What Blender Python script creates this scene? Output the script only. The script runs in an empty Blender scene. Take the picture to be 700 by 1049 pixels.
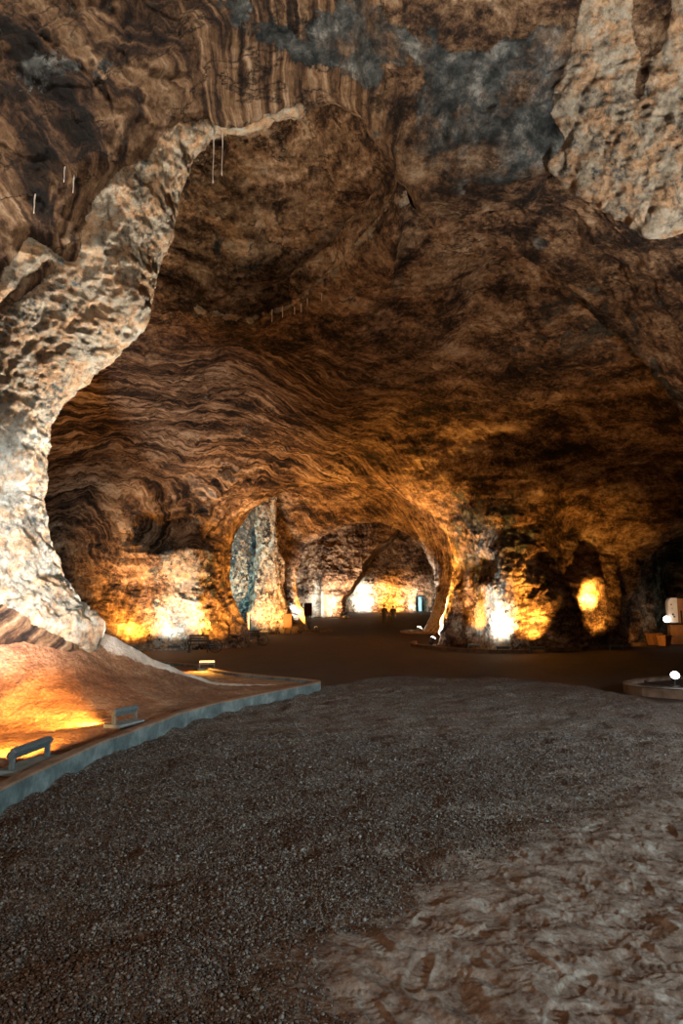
import bpy, bmesh, math, random
import numpy as np
from mathutils import Vector, Matrix
random.seed(7); rng = np.random.default_rng(7)
S = bpy.context.scene
COL = S.collection
PI = math.pi
W, H, F = 700.0, 1049.0, 700.0
TH = math.radians(8.05); CH = 1.5

# ---------------------------------------------------------------- camera maths
def P(px, py, Y):
    a = (px-350)/F; b = (524.5-py)/F
    f = math.cos(TH)-b*math.sin(TH); u = math.sin(TH)+b*math.cos(TH)
    return (a/f*Y, Y, CH+u/f*Y)
def project(V):
    x = V[:, 0]; y = V[:, 1]; z = V[:, 2]-CH
    f = y*math.cos(TH)+z*math.sin(TH); u = z*math.cos(TH)-y*math.sin(TH)
    f = np.where(f < 0.05, 0.05, f)
    return 350+F*x/f, 524.5-F*u/f

# ---------------------------------------------------------------- noise
def _h(ix, iy, iz, seed):
    n = (ix*374761393 + iy*668265263 + iz*1442695041 + seed*1274126177) & 0xffffffff
    n = ((n ^ (n >> 15))*2246822519) & 0xffffffff; n = ((n ^ (n >> 13))*3266489917) & 0xffffffff
    n = ((n ^ (n >> 16))*2246822519) & 0xffffffff
    n = n ^ (n >> 15)
    return (n & 0xffff)/65535.0
def noise3(p, seed=0):
    p = np.asarray(p, dtype=np.float64)
    i = np.floor(p).astype(np.int64); f = p-i
    w = f*f*f*(f*(f*6-15)+10)
    r = 0
    for dx in (0, 1):
        wx = w[:, 0] if dx else 1-w[:, 0]
        for dy in (0, 1):
            wy = w[:, 1] if dy else 1-w[:, 1]
            for dz in (0, 1):
                wz = w[:, 2] if dz else 1-w[:, 2]
                r = r + wx*wy*wz*_h(i[:, 0]+dx, i[:, 1]+dy, i[:, 2]+dz, seed)
    return r*2-1
def fbm(p, sc, octv=4, seed=0, gain=.5):
    r = 0; a = 1; t = 0
    for k in range(octv):
        r = r + a*noise3(p*(sc*2**k)+17.3*k, seed+k); t += a; a *= gain
    return r/t
def ridged(p, sc, octv=4, seed=0):
    r = 0; a = 1; t = 0
    for k in range(octv):
        r = r + a*(1-2*np.abs(noise3(p*(sc*2**k)+9.1*k, seed+k))); t += a; a *= .5
    return r/t
def worley2(x, y, seed=0):
    ix = np.floor(x).astype(np.int64); iy = np.floor(y).astype(np.int64)
    d1 = np.full(x.shape, 9.0); idv = np.zeros(x.shape)
    for dx in (-1, 0, 1):
        for dy in (-1, 0, 1):
            cx = ix+dx; cy = iy+dy
            jx = cx+_h(cx, cy, cx*0+3, seed); jy = cy+_h(cx, cy, cx*0+7, seed)
            d = (x-jx)**2+(y-jy)**2
            m = d < d1
            idv = np.where(m, _h(cx, cy, cx*0+11, seed), idv); d1 = np.where(m, d, d1)
    return np.sqrt(d1), idv
def sstep(a, b, x):
    t = np.clip((x-a)/(b-a), 0, 1); return t*t*(3-2*t)
def in_poly(px, py, poly):
    poly = np.array(poly, float); n = len(poly); c = np.zeros(px.shape, bool)
    j = n-1
    for i in range(n):
        xi, yi = poly[i]; xj, yj = poly[j]
        cond = ((yi > py) != (yj > py))
        xx = (xj-xi)*(py-yi)/((yj-yi) if yj != yi else 1e-9)+xi
        c ^= cond & (px < xx); j = i
    return c
def smooth1(a, n, axis):
    for _ in range(n):
        b = np.copy(a)
        sl = [slice(None)]*a.ndim
        def s(q): t = list(sl); t[axis] = q; return tuple(t)
        b[s(slice(1, -1))] = .25*a[s(slice(0, -2))]+.5*a[s(slice(1, -1))]+.25*a[s(slice(2, None))]
        a = b
    return a

# ---------------------------------------------------------------- object helpers
def tag(o, label=None, cat=None, group=None, kind=None):
    if label: o['label'] = label
    if cat: o['category'] = cat
    if group: o['group'] = group
    if kind: o['kind'] = kind
    return o
def empty(name, loc, rz=0, label=None, cat=None, group=None):
    o = bpy.data.objects.new(name, None); COL.objects.link(o)
    o.location = loc; o.rotation_euler = (0, 0, rz); o.empty_display_size = .1
    return tag(o, label, cat, group)
def link(name, me, mat=None, parent=None, smooth=False):
    if mat: me.materials.append(mat)
    o = bpy.data.objects.new(name, me); COL.objects.link(o)
    if parent: o.parent = parent
    if smooth:
        me.polygons.foreach_set('use_smooth', [True]*len(me.polygons))
    return o
def from_bm(name, bm, mat=None, parent=None, smooth=False):
    bmesh.ops.recalc_face_normals(bm, faces=bm.faces[:])
    me = bpy.data.meshes.new(name); bm.to_mesh(me); bm.free()
    return link(name, me, mat, parent, smooth)
def copy_tree(o, parent=None):
    c = o.copy(); COL.objects.link(c); c.parent = parent
    for ch in list(o.children): copy_tree(ch, c)
    return c
def box(bm, c, s, rot=None, bev=0.0):
    b2 = bmesh.new(); bmesh.ops.create_cube(b2, size=1)
    bmesh.ops.scale(b2, vec=s, verts=b2.verts)
    if bev: bmesh.ops.bevel(b2, geom=b2.edges[:], offset=bev, segments=2, affect='EDGES', profile=.5)
    if rot: bmesh.ops.rotate(b2, matrix=rot, cent=(0, 0, 0), verts=b2.verts)
    bmesh.ops.translate(b2, vec=c, verts=b2.verts)
    me = bpy.data.meshes.new('t'); b2.to_mesh(me); b2.free(); bm.from_mesh(me); bpy.data.meshes.remove(me)
def tube(bm, pts, r, seg=8, closed=False):
    pts = [Vector(p) for p in pts]; n = len(pts); rings = []
    rr = r if isinstance(r, (list, tuple)) else [r]*n
    for i in range(n):
        a = pts[(i-1) % n] if (closed or i > 0) else pts[i]
        b = pts[(i+1) % n] if (closed or i < n-1) else pts[i]
        t = (b-a).normalized()
        up = Vector((0, 0, 1)) if abs(t.z) < .95 else Vector((1, 0, 0))
        s1 = t.cross(up).normalized(); s2 = s1.cross(t)
        rings.append([bm.verts.new(pts[i]+(s1*math.cos(2*PI*k/seg)+s2*math.sin(2*PI*k/seg))*rr[i]) for k in range(seg)])
    m = n if closed else n-1
    for i in range(m):
        A = rings[i]; B = rings[(i+1) % n]
        for k in range(seg):
            bm.faces.new((A[k], A[(k+1) % seg], B[(k+1) % seg], B[k]))
    if not closed:
        bm.faces.new(rings[0][::-1]); bm.faces.new(rings[-1])
def grid_mesh(name, V, nu, nv, attrs, mat, usel=None, smooth=True, flip=False):
    """V: (nu*nv,3), row-major [iu, iv]; usel = (u0,u1) range of u indices to keep"""
    V = V.reshape(nu, nv, 3)
    u0, u1 = usel if usel else (0, nu-1)
    sub = V[u0:u1+1].reshape(-1, 3); n = u1-u0+1
    a = np.arange(n*nv).reshape(n, nv)
    q = np.stack([a[:-1, :-1], a[1:, :-1], a[1:, 1:], a[:-1, 1:]], -1).reshape(-1, 4)
    if flip: q = q[:, ::-1]
    me = bpy.data.meshes.new(name)
    me.vertices.add(len(sub)); me.vertices.foreach_set('co', sub.astype(np.float32).ravel())
    me.loops.add(q.size); me.loops.foreach_set('vertex_index', q.astype(np.int32).ravel())
    me.polygons.add(len(q)); me.polygons.foreach_set('loop_start', np.arange(0, q.size, 4, dtype=np.int32))
    me.polygons.foreach_set('loop_total', np.full(len(q), 4, dtype=np.int32))
    me.update(calc_edges=True)
    me.polygons.foreach_set('use_smooth', np.ones(len(q), dtype=bool))
    for k, arr in attrs.items():
        at = me.attributes.new(k, 'FLOAT', 'POINT')
        at.data.foreach_set('value', arr.reshape(nu, nv)[u0:u1+1].astype(np.float32).ravel())
    if usel:      # neighbours cut from one grid share their edge normals, so no seam shows
        N = np.cross(np.gradient(V, axis=0), np.gradient(V, axis=1)); N /= np.maximum(np.linalg.norm(N, axis=2, keepdims=True), 1e-9)
        N = N[u0:u1+1].reshape(-1, 3)
        if flip: N = -N
        me.normals_split_custom_set_from_vertices(N.astype(np.float32))
    me.materials.append(mat)
    o = bpy.data.objects.new(name, me); COL.objects.link(o)
    return o

# ---------------------------------------------------------------- node helpers
class NT:
    def __init__(s, name):
        s.m = bpy.data.materials.new(name); s.m.use_nodes = True; s.t = s.m.node_tree
        s.b = s.t.nodes['Principled BSDF']
    def n(s, typ, ins=None, **kw):
        nd = s.t.nodes.new(typ)
        for k, v in kw.items(): setattr(nd, k, v)
        if ins:
            for k, v in ins.items():
                if isinstance(v, bpy.types.NodeSocket): s.t.links.new(v, nd.inputs[k])
                else: nd.inputs[k].default_value = v
        return nd
    def noise(s, vec, scale, detail=6, rough=.55, dist=0.0):
        return s.n('ShaderNodeTexNoise', {'Vector': vec, 'Scale': scale, 'Detail': detail, 'Roughness': rough, 'Distortion': dist}).outputs[0]
    def ramp(s, fac, stops):
        nd = s.n('ShaderNodeValToRGB', {'Fac': fac}); e = nd.color_ramp.elements
        while len(e) < len(stops): e.new(.5)
        for el, (p, c) in zip(e, stops):
            el.position = p; el.color = (*c, 1) if not isinstance(c, (int, float)) else (c, c, c, 1)
        return nd.outputs[0]
    def math(s, op, a, b=None, c=None, clamp=False):
        nd = s.n('ShaderNodeMath', operation=op); nd.use_clamp = clamp
        for i, v in enumerate((a, b, c)):
            if v is None: continue
            if isinstance(v, bpy.types.NodeSocket): s.t.links.new(v, nd.inputs[i])
            else: nd.inputs[i].default_value = v
        return nd.outputs[0]
    def mix(s, fac, a, b, blend='MIX'):
        nd = s.n('ShaderNodeMix', data_type='RGBA', blend_type=blend)
        for i, v in ((0, fac), (6, a), (7, b)):
            if isinstance(v, bpy.types.NodeSocket): s.t.links.new(v, nd.inputs[i])
            else: nd.inputs[i].default_value = v if i == 0 else ((*v, 1) if len(v) == 3 else v)
        return nd.outputs[2]
    def mapping(s, vec, rot=(0, 0, 0), scale=(1, 1, 1)):
        return s.n('ShaderNodeMapping', {'Vector': vec, 'Rotation': rot, 'Scale': scale}).outputs[0]
    def vadd(s, a, b, k=1.0):
        sc = s.n('ShaderNodeVectorMath', operation='SCALE'); s.t.links.new(b, sc.inputs[0]); sc.inputs[3].default_value = k
        ad = s.n('ShaderNodeVectorMath', operation='ADD'); s.t.links.new(a, ad.inputs[0]); s.t.links.new(sc.outputs[0], ad.inputs[1])
        return ad.outputs[0]
    def coord(s): return s.n('ShaderNodeTexCoord').outputs['Object']
    def attr(s, name): return s.n('ShaderNodeAttribute', attribute_name=name).outputs['Fac']
    def bump(s, h, strength=.5, dist=.05, normal=None):
        d = {'Height': h, 'Strength': strength, 'Distance': dist}
        if normal is not None: d['Normal'] = normal
        return s.n('ShaderNodeBump', d).outputs[0]
    def out(s, color=None, rough=None, normal=None, spec=.3):
        for k, v in (('Base Color', color), ('Roughness', rough), ('Normal', normal), ('Specular IOR Level', spec)):
            if v is None: continue
            if isinstance(v, bpy.types.NodeSocket): s.t.links.new(v, s.b.inputs[k])
            else: s.b.inputs[k].default_value = (*v, 1) if isinstance(v, tuple) and len(v) == 3 else v
        return s.m

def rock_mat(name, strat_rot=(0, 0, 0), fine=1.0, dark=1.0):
    m = NT(name); co = m.coord()
    wn = m.n('ShaderNodeTexNoise', {'Vector': co, 'Scale': .28, 'Detail': 3.0}).outputs[1]
    w1 = m.vadd(co, wn, 1.7)
    wn2 = m.n('ShaderNodeTexNoise', {'Vector': co, 'Scale': 1.3, 'Detail': 5.0}).outputs[1]
    w2 = m.vadd(w1, wn2, .30)
    w3 = m.vadd(co, wn2, .25)
    # tilted beds, swirled salt veins, mottling, fine cracks
    wn0 = m.n('ShaderNodeTexNoise', {'Vector': co, 'Scale': .22, 'Detail': 0.0}).outputs[1]
    ws = m.vadd(m.vadd(co, wn0, .8), wn2, .035)
    def dot(v, ax, k):
        d = m.n('ShaderNodeVectorMath', operation='DOT_PRODUCT'); m.t.links.new(v, d.inputs[0]); d.inputs[1].default_value = tuple(k*q for q in ax); return d.outputs['Value']
    bn = Vector(strat_rot).normalized(); ba = bn.cross(Vector((0, 0, 1))).normalized(); bb = bn.cross(ba)
    bvec = m.n('ShaderNodeCombineXYZ', {0: dot(ws, ba, .35), 1: dot(ws, bb, .35), 2: dot(ws, bn, 4.6)}).outputs[0]
    beds = m.noise(bvec, 1.0*fine, 10, .70)
    swirl = m.noise(m.mapping(w2, (.4, .3, .2), (.7, .8, 2.2)), 1.0*fine, 11, .70)
    bv2 = m.n('ShaderNodeCombineXYZ', {0: dot(ws, ba, .6), 1: dot(ws, bb, .6), 2: dot(ws, bn, 15)}).outputs[0]
    thin = m.noise(bv2, 1.0, 4, .55)
    stf = m.attr('strat')
    beds = m.math('ADD', beds, m.math('MULTIPLY', m.math('SUBTRACT', thin, .5), .55))
    base = m.n('ShaderNodeMix', {0: stf, 2: swirl, 3: beds}).outputs[0]
    mott = m.noise(co, .45, 6, .62)
    fineN = m.noise(w3, 8*fine, 12, .82)
    slabv = m.n('ShaderNodeTexVoronoi', {'Vector': m.mapping(m.vadd(w1, wn2, .5), (.5, .3, 0), (.7, 1.1, 2.6)), 'Scale': 1.5*fine})
    slab = m.n('ShaderNodeSeparateColor', {0: slabv.outputs['Color']}).outputs[0]
    tot = m.math('ADD', base, m.math('MULTIPLY', m.math('SUBTRACT', fineN, .5), m.math('SUBTRACT', .8, m.math('MULTIPLY', stf, .45))))
    tot = m.math('ADD', tot, m.math('MULTIPLY', m.math('SUBTRACT', mott, .5), m.math('SUBTRACT', .5, m.math('MULTIPLY', stf, .2))))
    tot = m.math('ADD', tot, m.math('MULTIPLY', m.math('SUBTRACT', slab, .5), .05))
    colr = m.ramp(tot, [(.34, (.008, .006, .005)), (.43, (.055, .030, .017)), (.50, (.19, .113, .062)), (.575, (.37, .24, .138)), (.70, (.74, .58, .42))])
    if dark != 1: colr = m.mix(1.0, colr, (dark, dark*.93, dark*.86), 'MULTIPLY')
    # sparse dark joints
    jn = m.noise(m.mapping(w3, (.9, .2, .5), (.5, 1.3, .9)), 1.0, 8, .62)
    joint = m.math('ABSOLUTE', m.math('SUBTRACT', jn, .5))
    jm = m.ramp(joint, [(0, .10), (.007, .5), (.02, 1)])
    jm = m.mix(m.ramp(m.noise(co, .8, 3), [(.44, 0), (.54, 1)]), (1, 1, 1), jm)
    colr = m.mix(1.0, colr, jm, 'MULTIPLY')
    # grey anhydrite
    gn = m.noise(w3, 2.3, 11, .78)
    gcol = m.ramp(gn, [(.36, (.006, .008, .009)), (.46, (.030, .037, .038)), (.55, (.10, .108, .105)), (.66, (.34, .34, .31))])
    gcol = m.mix(m.ramp(m.noise(co, .9, 8, .7), [(.50, 0), (.62, .85)]), gcol, colr)
    en = m.noise(w3, 1.3, 10, .7)
    gm = m.ramp(m.math('ADD', m.attr('grey'), m.math('MULTIPLY', m.math('SUBTRACT', en, .5), 3.2)), [(.40, 0), (.50, 1)])
    colr = m.mix(gm, colr, gcol)
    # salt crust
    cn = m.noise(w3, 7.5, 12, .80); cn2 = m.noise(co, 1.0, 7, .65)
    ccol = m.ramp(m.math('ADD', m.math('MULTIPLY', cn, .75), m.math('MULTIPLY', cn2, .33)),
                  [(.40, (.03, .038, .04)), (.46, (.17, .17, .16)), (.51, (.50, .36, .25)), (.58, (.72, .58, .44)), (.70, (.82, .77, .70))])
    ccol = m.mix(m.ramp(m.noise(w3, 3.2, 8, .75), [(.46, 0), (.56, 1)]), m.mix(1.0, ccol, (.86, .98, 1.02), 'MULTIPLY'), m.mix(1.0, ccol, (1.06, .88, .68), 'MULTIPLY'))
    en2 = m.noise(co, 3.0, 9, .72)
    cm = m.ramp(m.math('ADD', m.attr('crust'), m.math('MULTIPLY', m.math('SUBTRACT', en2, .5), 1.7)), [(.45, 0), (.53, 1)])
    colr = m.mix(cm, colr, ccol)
    # relief
    chunk = m.n('ShaderNodeTexVoronoi', {'Vector': w2, 'Scale': 3.2*fine}, feature='F1').outputs['Distance']
    h2 = m.math('ADD', m.math('MULTIPLY', base, 1.6), m.math('MULTIPLY', chunk, .3))
    h2 = m.math('ADD', h2, m.math('MULTIPLY', slab, .55))
    h2 = m.math('ADD', h2, m.math('MULTIPLY', fineN, .8))
    h2 = m.math('ADD', h2, m.math('MULTIPLY', jm, .25))
    vc = m.n('ShaderNodeTexVoronoi', {'Vector': m.vadd(co, wn2, .3), 'Scale': 9.0}, feature='SMOOTH_F1').outputs['Distance']
    hc = m.math('ADD', m.math('MULTIPLY', cn, 2.0), m.math('MULTIPLY', vc, -.4))
    hg = m.math('ADD', m.math('MULTIPLY', gn, 1.5), m.math('MULTIPLY', slab, .9))
    h2 = m.n('ShaderNodeMix', {0: gm, 2: h2, 3: hg}).outputs[0]
    hh = m.n('ShaderNodeMix', {0: cm, 2: h2, 3: hc}).outputs[0]
    nb = m.bump(hh, 1.0, .16)
    nb = m.bump(m.noise(co, 22*fine, 6, .75), .5, .02, nb)
    m.out(colr, m.math('SUBTRACT', .9, m.math('MULTIPLY', gm, .3)), nb, .25)
    return m.m

def simple(name, c, rough=.6, metal=0.0, nscale=20, amt=.25, bump=.1):
    m = NT(name); co = m.coord(); n = m.noise(co, nscale, 6)
    d = tuple(x*(1-amt) for x in c); l = tuple(min(1, x*(1+amt)) for x in c)
    m.out(m.ramp(n, [(.3, d), (.7, l)]), rough, m.bump(n, bump, .01)); m.b.inputs['Metallic'].default_value = metal
    return m.m
def emit(name, c, s):
    m = NT(name); m.out((.8, .8, .8), .4)
    m.b.inputs['Emission Color'].default_value = (*c, 1); m.b.inputs['Emission Strength'].default_value = s
    return m.m

ROCK = rock_mat('layered_salt_rock', (-.62, .72, .18))
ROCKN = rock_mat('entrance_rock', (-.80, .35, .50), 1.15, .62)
ORANGE = (1.0, .44, .075); WHITE = (.86, .95, 1.0); CYAN = (.30, .80, 1.0)

# ================================================================= the cave shell: rings lofted along the gallery
C0 = {}
def make_ring(pts, c, nu, sm=3):
    X = []; 
    for p in pts:
        if len(p) == 3: x, z, Y = p
        else: x, Y, z = P(p[1], p[2], p[3])
        X.append((x, Y, z))
    X = np.array(X); th = np.arctan2(X[:, 2]-c[1], X[:, 0]-c[0]); th = np.where(th < -PI/2, th+2*PI, th)
    r = np.hypot(X[:, 0]-c[0], X[:, 2]-c[1])
    o = np.argsort(-th); th, r, Y = th[o], r[o], X[o, 1]
    t = np.linspace(0, 1, nu); tt = th[0]+(th[-1]-th[0])*t
    rr = smooth1(np.interp(-tt, -th, r), sm, 0); YY = smooth1(np.interp(-tt, -th, Y), sm*3, 0)
    return np.stack([c[0]+rr*np.cos(tt), YY, c[1]+rr*np.sin(tt)], -1)
def loft(rings, segs):
    R = np.array(rings); n = len(R)
    T = np.zeros_like(R)
    d = [np.maximum(np.linalg.norm(R[i+1]-R[i], axis=1), .05)[:, None] for i in range(n-1)]
    for i in range(n):
        if i == 0: T[i] = (R[1]-R[0])/d[0]
        elif i == n-1: T[i] = (R[-1]-R[-2])/d[-1]
        else:
            T[i] = ((R[i]-R[i-1])/d[i-1]*d[i]+(R[i+1]-R[i])/d[i]*d[i-1])/(d[i]+d[i-1])
    out = []; vpar = []
    for i in range(n-1):
        k = segs[i]; last = (i == n-2)
        for j in range(k+(1 if last else 0)):
            s = j/k; h = [2*s**3-3*s**2+1, s**3-2*s**2+s, -2*s**3+3*s**2, s**3-s**2]
            out.append(h[0]*R[i]+h[1]*T[i]*d[i]*.9+h[2]*R[i+1]+h[3]*T[i+1]*d[i]*.9); vpar.append(i+s)
    A = np.array(out).transpose(1, 0, 2)       # nu, nv, 3
    return A, np.array(vpar)
def normals(A):
    du = np.gradient(A, axis=0); dv = np.gradient(A, axis=1)
    n = np.cross(du, dv); l = np.linalg.norm(n, axis=2, keepdims=True); n = n/np.maximum(l, 1e-9)
    return n
def inward(A, c):
    n = normals(A); cc = np.array([c[0], 0, c[1]])
    v = cc-A; v[..., 1] = 0
    s = np.sign(np.sum(n*v, axis=2).mean())
    return n*s
def gauss3(V, lst):
    r = np.zeros(len(V))
    for (c, s, a) in lst:
        q = ((V-np.array(c))/np.array(s))**2
        r = np.maximum(r, a*np.exp(-q.sum(1)))
    return r

def rough_displace(A, n, big, mid, small, beds_dir=None, beds_amp=0, seed=0, extra=None, keep=None):
    sh = A.shape; V = A.reshape(-1, 3); N = n.reshape(-1, 3)
    k = 1.0 if keep is None else keep
    warp = V + .5*np.stack([fbm(V, .4, 2, seed+40), fbm(V, .4, 2, seed+50), fbm(V, .4, 2, seed+60)], -1)
    d = big*k*fbm(V, .22, 3, seed) + mid*ridged(warp, .7, 3, seed+10)*(.4+.6*k) + small*ridged(warp, 2.6, 3, seed+20)
    # chipped ledges
    d = d + mid*.6*np.round(fbm(warp*np.array([1, .7, 1.6]), .8, 2, seed+70)*4)/4*(.4+.6*k)
    if beds_dir is not None:
        b = np.array(beds_dir); b = b/np.linalg.norm(b)
        t = warp@b
        d = d + beds_amp*(np.abs(((t*1.5) % 1)-.5)+.6*np.abs(((t*4.1+.3) % 1)-.5))
    if extra is not None: d = d+extra
    return (V+N*d[:, None]).reshape(sh)

# ---- near hall and its hanging lip (rings from behind the camera to the arch A)
NUa = 1000; cA = (2.0, 1.0)
lipA = [(-4.3, -.5, 10.9), ('p', 95, 642, 11.0), ('p', 72, 622, 11), ('p', 50, 590, 11), ('p', 38, 550, 11), ('p', 30, 512, 11), ('p', 38, 480, 11),
        ('p', 38, 432, 11), ('p', 58, 402, 11), ('p', 110, 360, 10.9), ('p', 142, 327, 10.8), ('p', 147, 290, 10.7), ('p', 164, 242, 10.5),
        ('p', 174, 197, 10.3), ('p', 190, 157, 10.1), ('p', 216, 131, 10.0), ('p', 256, 122, 9.9), ('p', 300, 108, 9.8), ('p', 340, 101, 9.8),
        ('p', 372, 116, 9.8), ('p', 398, 150, 9.8), ('p', 412, 182, 10), ('p', 440, 186, 10), ('p', 500, 178, 9.7), ('p', 566, 171, 9.5), ('p', 592, 186, 9.4), ('p', 625, 200, 9.4),
        ('p', 664, 234, 9.4), ('p', 700, 224, 9.4), ('p', 770, 250, 9.6), (9.2, 5.5, 10), (10.2, 3, 10.5), (10.5, -.5, 10.5)]
A_ = make_ring(lipA, cA, NUa, 2)
def offs(ring, dr, dY, c):
    v = ring-np.array([c[0], 0, c[1]]); v[:, 1] = 0
    v /= np.linalg.norm(v, axis=1)[:, None]
    dr = np.asarray(dr); dr = dr[:, None] if dr.ndim else dr
    o = ring+v*dr; o[:, 1] += dY; return o
tA = np.linspace(0, 1, NUa)
pxA, pyA = project(A_)
Z0 = make_ring([(-8, -.5, -9), (-8, 4, -9), (-4, 9, -9), (2, 11, -9), (8, 9, -9), (11, 4, -9), (11, -.5, -9)], cA, NUa, 30)
Z1 = make_ring([(-7, -.5, 0), (-7.5, 4, 0), (-5, 9, 0), (0, 11.3, 0), (6, 10.5, 0), (10, 6, 0), (11, -.5, 0)], cA, NUa, 30)
Z2 = make_ring([(-6.3, -.5, 6.2), (-6.6, 3, 6.2), (-6.2, 6, 6.2), (-4.6, 8.4, 6.3), (-2, 9.9, 6.6), (1, 10.3, 6.8), (4, 10.2, 6.6), (7, 8.9, 6.3), (9.6, 6, 6.4), (10.6, 3, 6.6), (10.9, -.5, 6.6)], cA, NUa, 40)
Z3 = .45*Z2+.55*smooth1(A_, 60, 0); Z3 = offs(Z3, .32, .2, cA)
Aout = offs(A_, -.02, -.0, cA)
# behind the lip: opens quickly on the pillar side and over the dome, hardly at all over the right-hand roof
left = sstep(260, 120, pxA)*1.0
dome = np.where(pxA < 425, 1.0, 0.0)*np.where(pyA < 400, 1, 0); dome = smooth1(dome, 40, 0)
crR = smooth1(np.where(pxA > 566, 1.0, 0.0)*np.where(pyA < 600, 1, 0), 20, 0)
lipw = np.maximum(np.maximum(left, dome), crR); lipw = smooth1(lipw, 20, 0)
B1 = offs(smooth1(A_, 4, 0), .08*lipw+.28*np.maximum(left, dome)+.42*crR, .28, cA)
B2 = offs(smooth1(A_, 30, 0), .15*lipw+1.5*np.maximum(left*.9, dome)+.6*crR, .9, cA)
Anear, vn = loft([Z0, Z1, Z2, Z3, Aout, B1, B2], [12, 60, 110, 110, 24, 34])
nin = inward(Anear, cA)
V = Anear.reshape(-1, 3)
ppx, ppy = project(V)
jx = 7*fbm(V, 1.6, 4, 91); jy = 7*fbm(V, 1.6, 4, 95)
qx, qy = ppx+jx, ppy+jy
crL = in_poly(qx, qy, [(-400, 300), (0, 288), (28, 236), (48, 250), (76, 270), (80, 238), (90, 203), (112, 180), (150, 162), (163, 132), (205, 120), (222, 124), (262, 116), (305, 99), (312, 104), (320, 140), (320, 330), (220, 720), (120, 690), (60, 650), (0, 622), (-400, 600)])
crL &= ~in_poly(qx, qy, [(-40, 330), (0, 306), (52, 259), (60, 272), (25, 300), (0, 322), (-40, 350)])
crRm = in_poly(qx, qy, [(602, -400), (600, 0), (588, 40), (573, 80), (567, 120), (580, 150), (566, 168), (590, 200), (640, 240), (700, 300), (1200, 400), (1200, -400)])
crRm &= ~in_poly(qx, qy, [(650, -400), (650, 0), (655, 60), (648, 104), (660, 106), (664, 70), (682, 40), (690, 0), (695, -400)])
rimO = (vn[None, :] > 3.85)*np.ones(NUa)[:, None]
front = (V[:, 1] > 3)
crust = (crL | crRm) & front
crust = crust.astype(float)
grey = (in_poly(qx, qy, [(298, 72), (345, 68), (397, 64), (412, 20), (372, -5), (330, -5), (310, 40)]) |
        in_poly(qx, qy, [(436, 20), (440, 95), (428, 168), (470, 182), (520, 178), (566, 172), (600, 150), (568, 120), (590, 30), (560, 24), (520, 40), (470, 60)]) |
        in_poly(qx, qy, [(-60, 60), (40, 40), (70, 60), (40, 75), (-20, 80)]) | in_poly(qx, qy, [(85, 140), (125, 145), (140, 160), (110, 165), (90, 155)]) |
        in_poly(qx, qy, [(250, -60), (262, 0), (330, 45), (300, 62), (270, 50), (240, 20), (230, -40)])).astype(float)
sh2 = (NUa, len(vn))
crust = smooth1(smooth1(crust.reshape(sh2), 8, 0), 8, 1).ravel(); grey = smooth1(smooth1(grey.reshape(sh2), 160, 0), 160, 1).ravel()*1.05
keep = (1-sstep(2.6, 3.9, vn))[None, :]*np.ones((NUa, 1)); keep = keep.ravel()
ex = crust*(.07+.025*ridged(V, 1.5, 3, 33)+.03*fbm(V, 4.5, 4, 35)+.035*ridged(V, 9, 3, 36)) + grey*(.10*ridged(V, .9, 3, 61)) + .09*keep*np.round(fbm(V*np.array([1.3, .8, 1]), .55, 2, 64)*3)/3*(1-crust)
And = rough_displace(Anear, nin, .42, .09, .06, (-.80, .35, .50), .08, 5, ex, keep)
attrs = {'crust': crust, 'grey': grey, 'strat': np.clip(sstep(480, 300, ppx), 0, 1)}
def split(base, V, nu, nv, attrs, mat, cuts=(.2, .8), names=('wall_left', 'ceiling', 'wall_right')):
    ia, ib = int(nu*cuts[0]), int(nu*cuts[1])
    for nm, ab in zip(names, ((0, ia), (ia, ib), (ib, nu-1))):
        o = grid_mesh(nm, V, nu, nv, attrs, mat, ab); tag(o, kind='structure')
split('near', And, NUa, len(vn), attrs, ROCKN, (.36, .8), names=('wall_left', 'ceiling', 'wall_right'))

# ---- main hall
NUb = 1000; cB = (1.5, 1.0)
def rs(ring, c): return ring
B2b = np.stack([np.interp(np.linspace(0, 1, NUb), tA, B2[:, k]) for k in range(3)], -1)
B3 = make_ring([(-9.0, -.5, 13.2), (-9.3, 3, 13.2), (-8.2, 6, 13.0), (-6.2, 8.2, 13), (-4.4, 11.2, 12.8), (-1.5, 12.8, 12.8), ('p', 385, 120, 12.2), ('p', 415, 186, 11), ('p', 450, 195, 11.2), ('p', 500, 205, 11.4),
                ('p', 566, 220, 11.6), ('p', 620, 250, 12), ('p', 690, 300, 12.5), (9.6, 5.9, 12.8), (11.5, 3, 13), (12, -.5, 13)], cB, NUb, 16)
Cr = make_ring([(-10, -.5, 17), (-10.3, 3, 16.5), (-8.6, 6.3, 16), (-6.4, 7.7, 15.5), ('p', 178, 300, 15), ('p', 215, 320, 15.3), ('p', 255, 326, 15.5), ('p', 300, 312, 15.3), ('p', 350, 272, 14.3), ('p', 388, 222, 12.9), ('p', 414, 190, 11.6),
                ('p', 460, 215, 12.2), ('p', 510, 242, 12.9), ('p', 560, 275, 13.6), ('p', 610, 312, 14.5), ('p', 650, 352, 15.4), ('p', 676, 385, 16), ('p', 703, 430, 17), ('p', 745, 520, 18), (12, 2, 18.4), (12.4, -.5, 18.5)], cB, NUb, 8)
tBr = np.linspace(0, 1, NUb); _px, _py = project(Cr)
dm = smooth1(((_px > 150) & (_px < 412) & (_py < 335)).astype(float), 14, 0)
Cr0 = offs(Cr, .55*dm+.02, 0, cB); Cr0[:, 1] -= .10*dm+.25*(1-dm)
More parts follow.
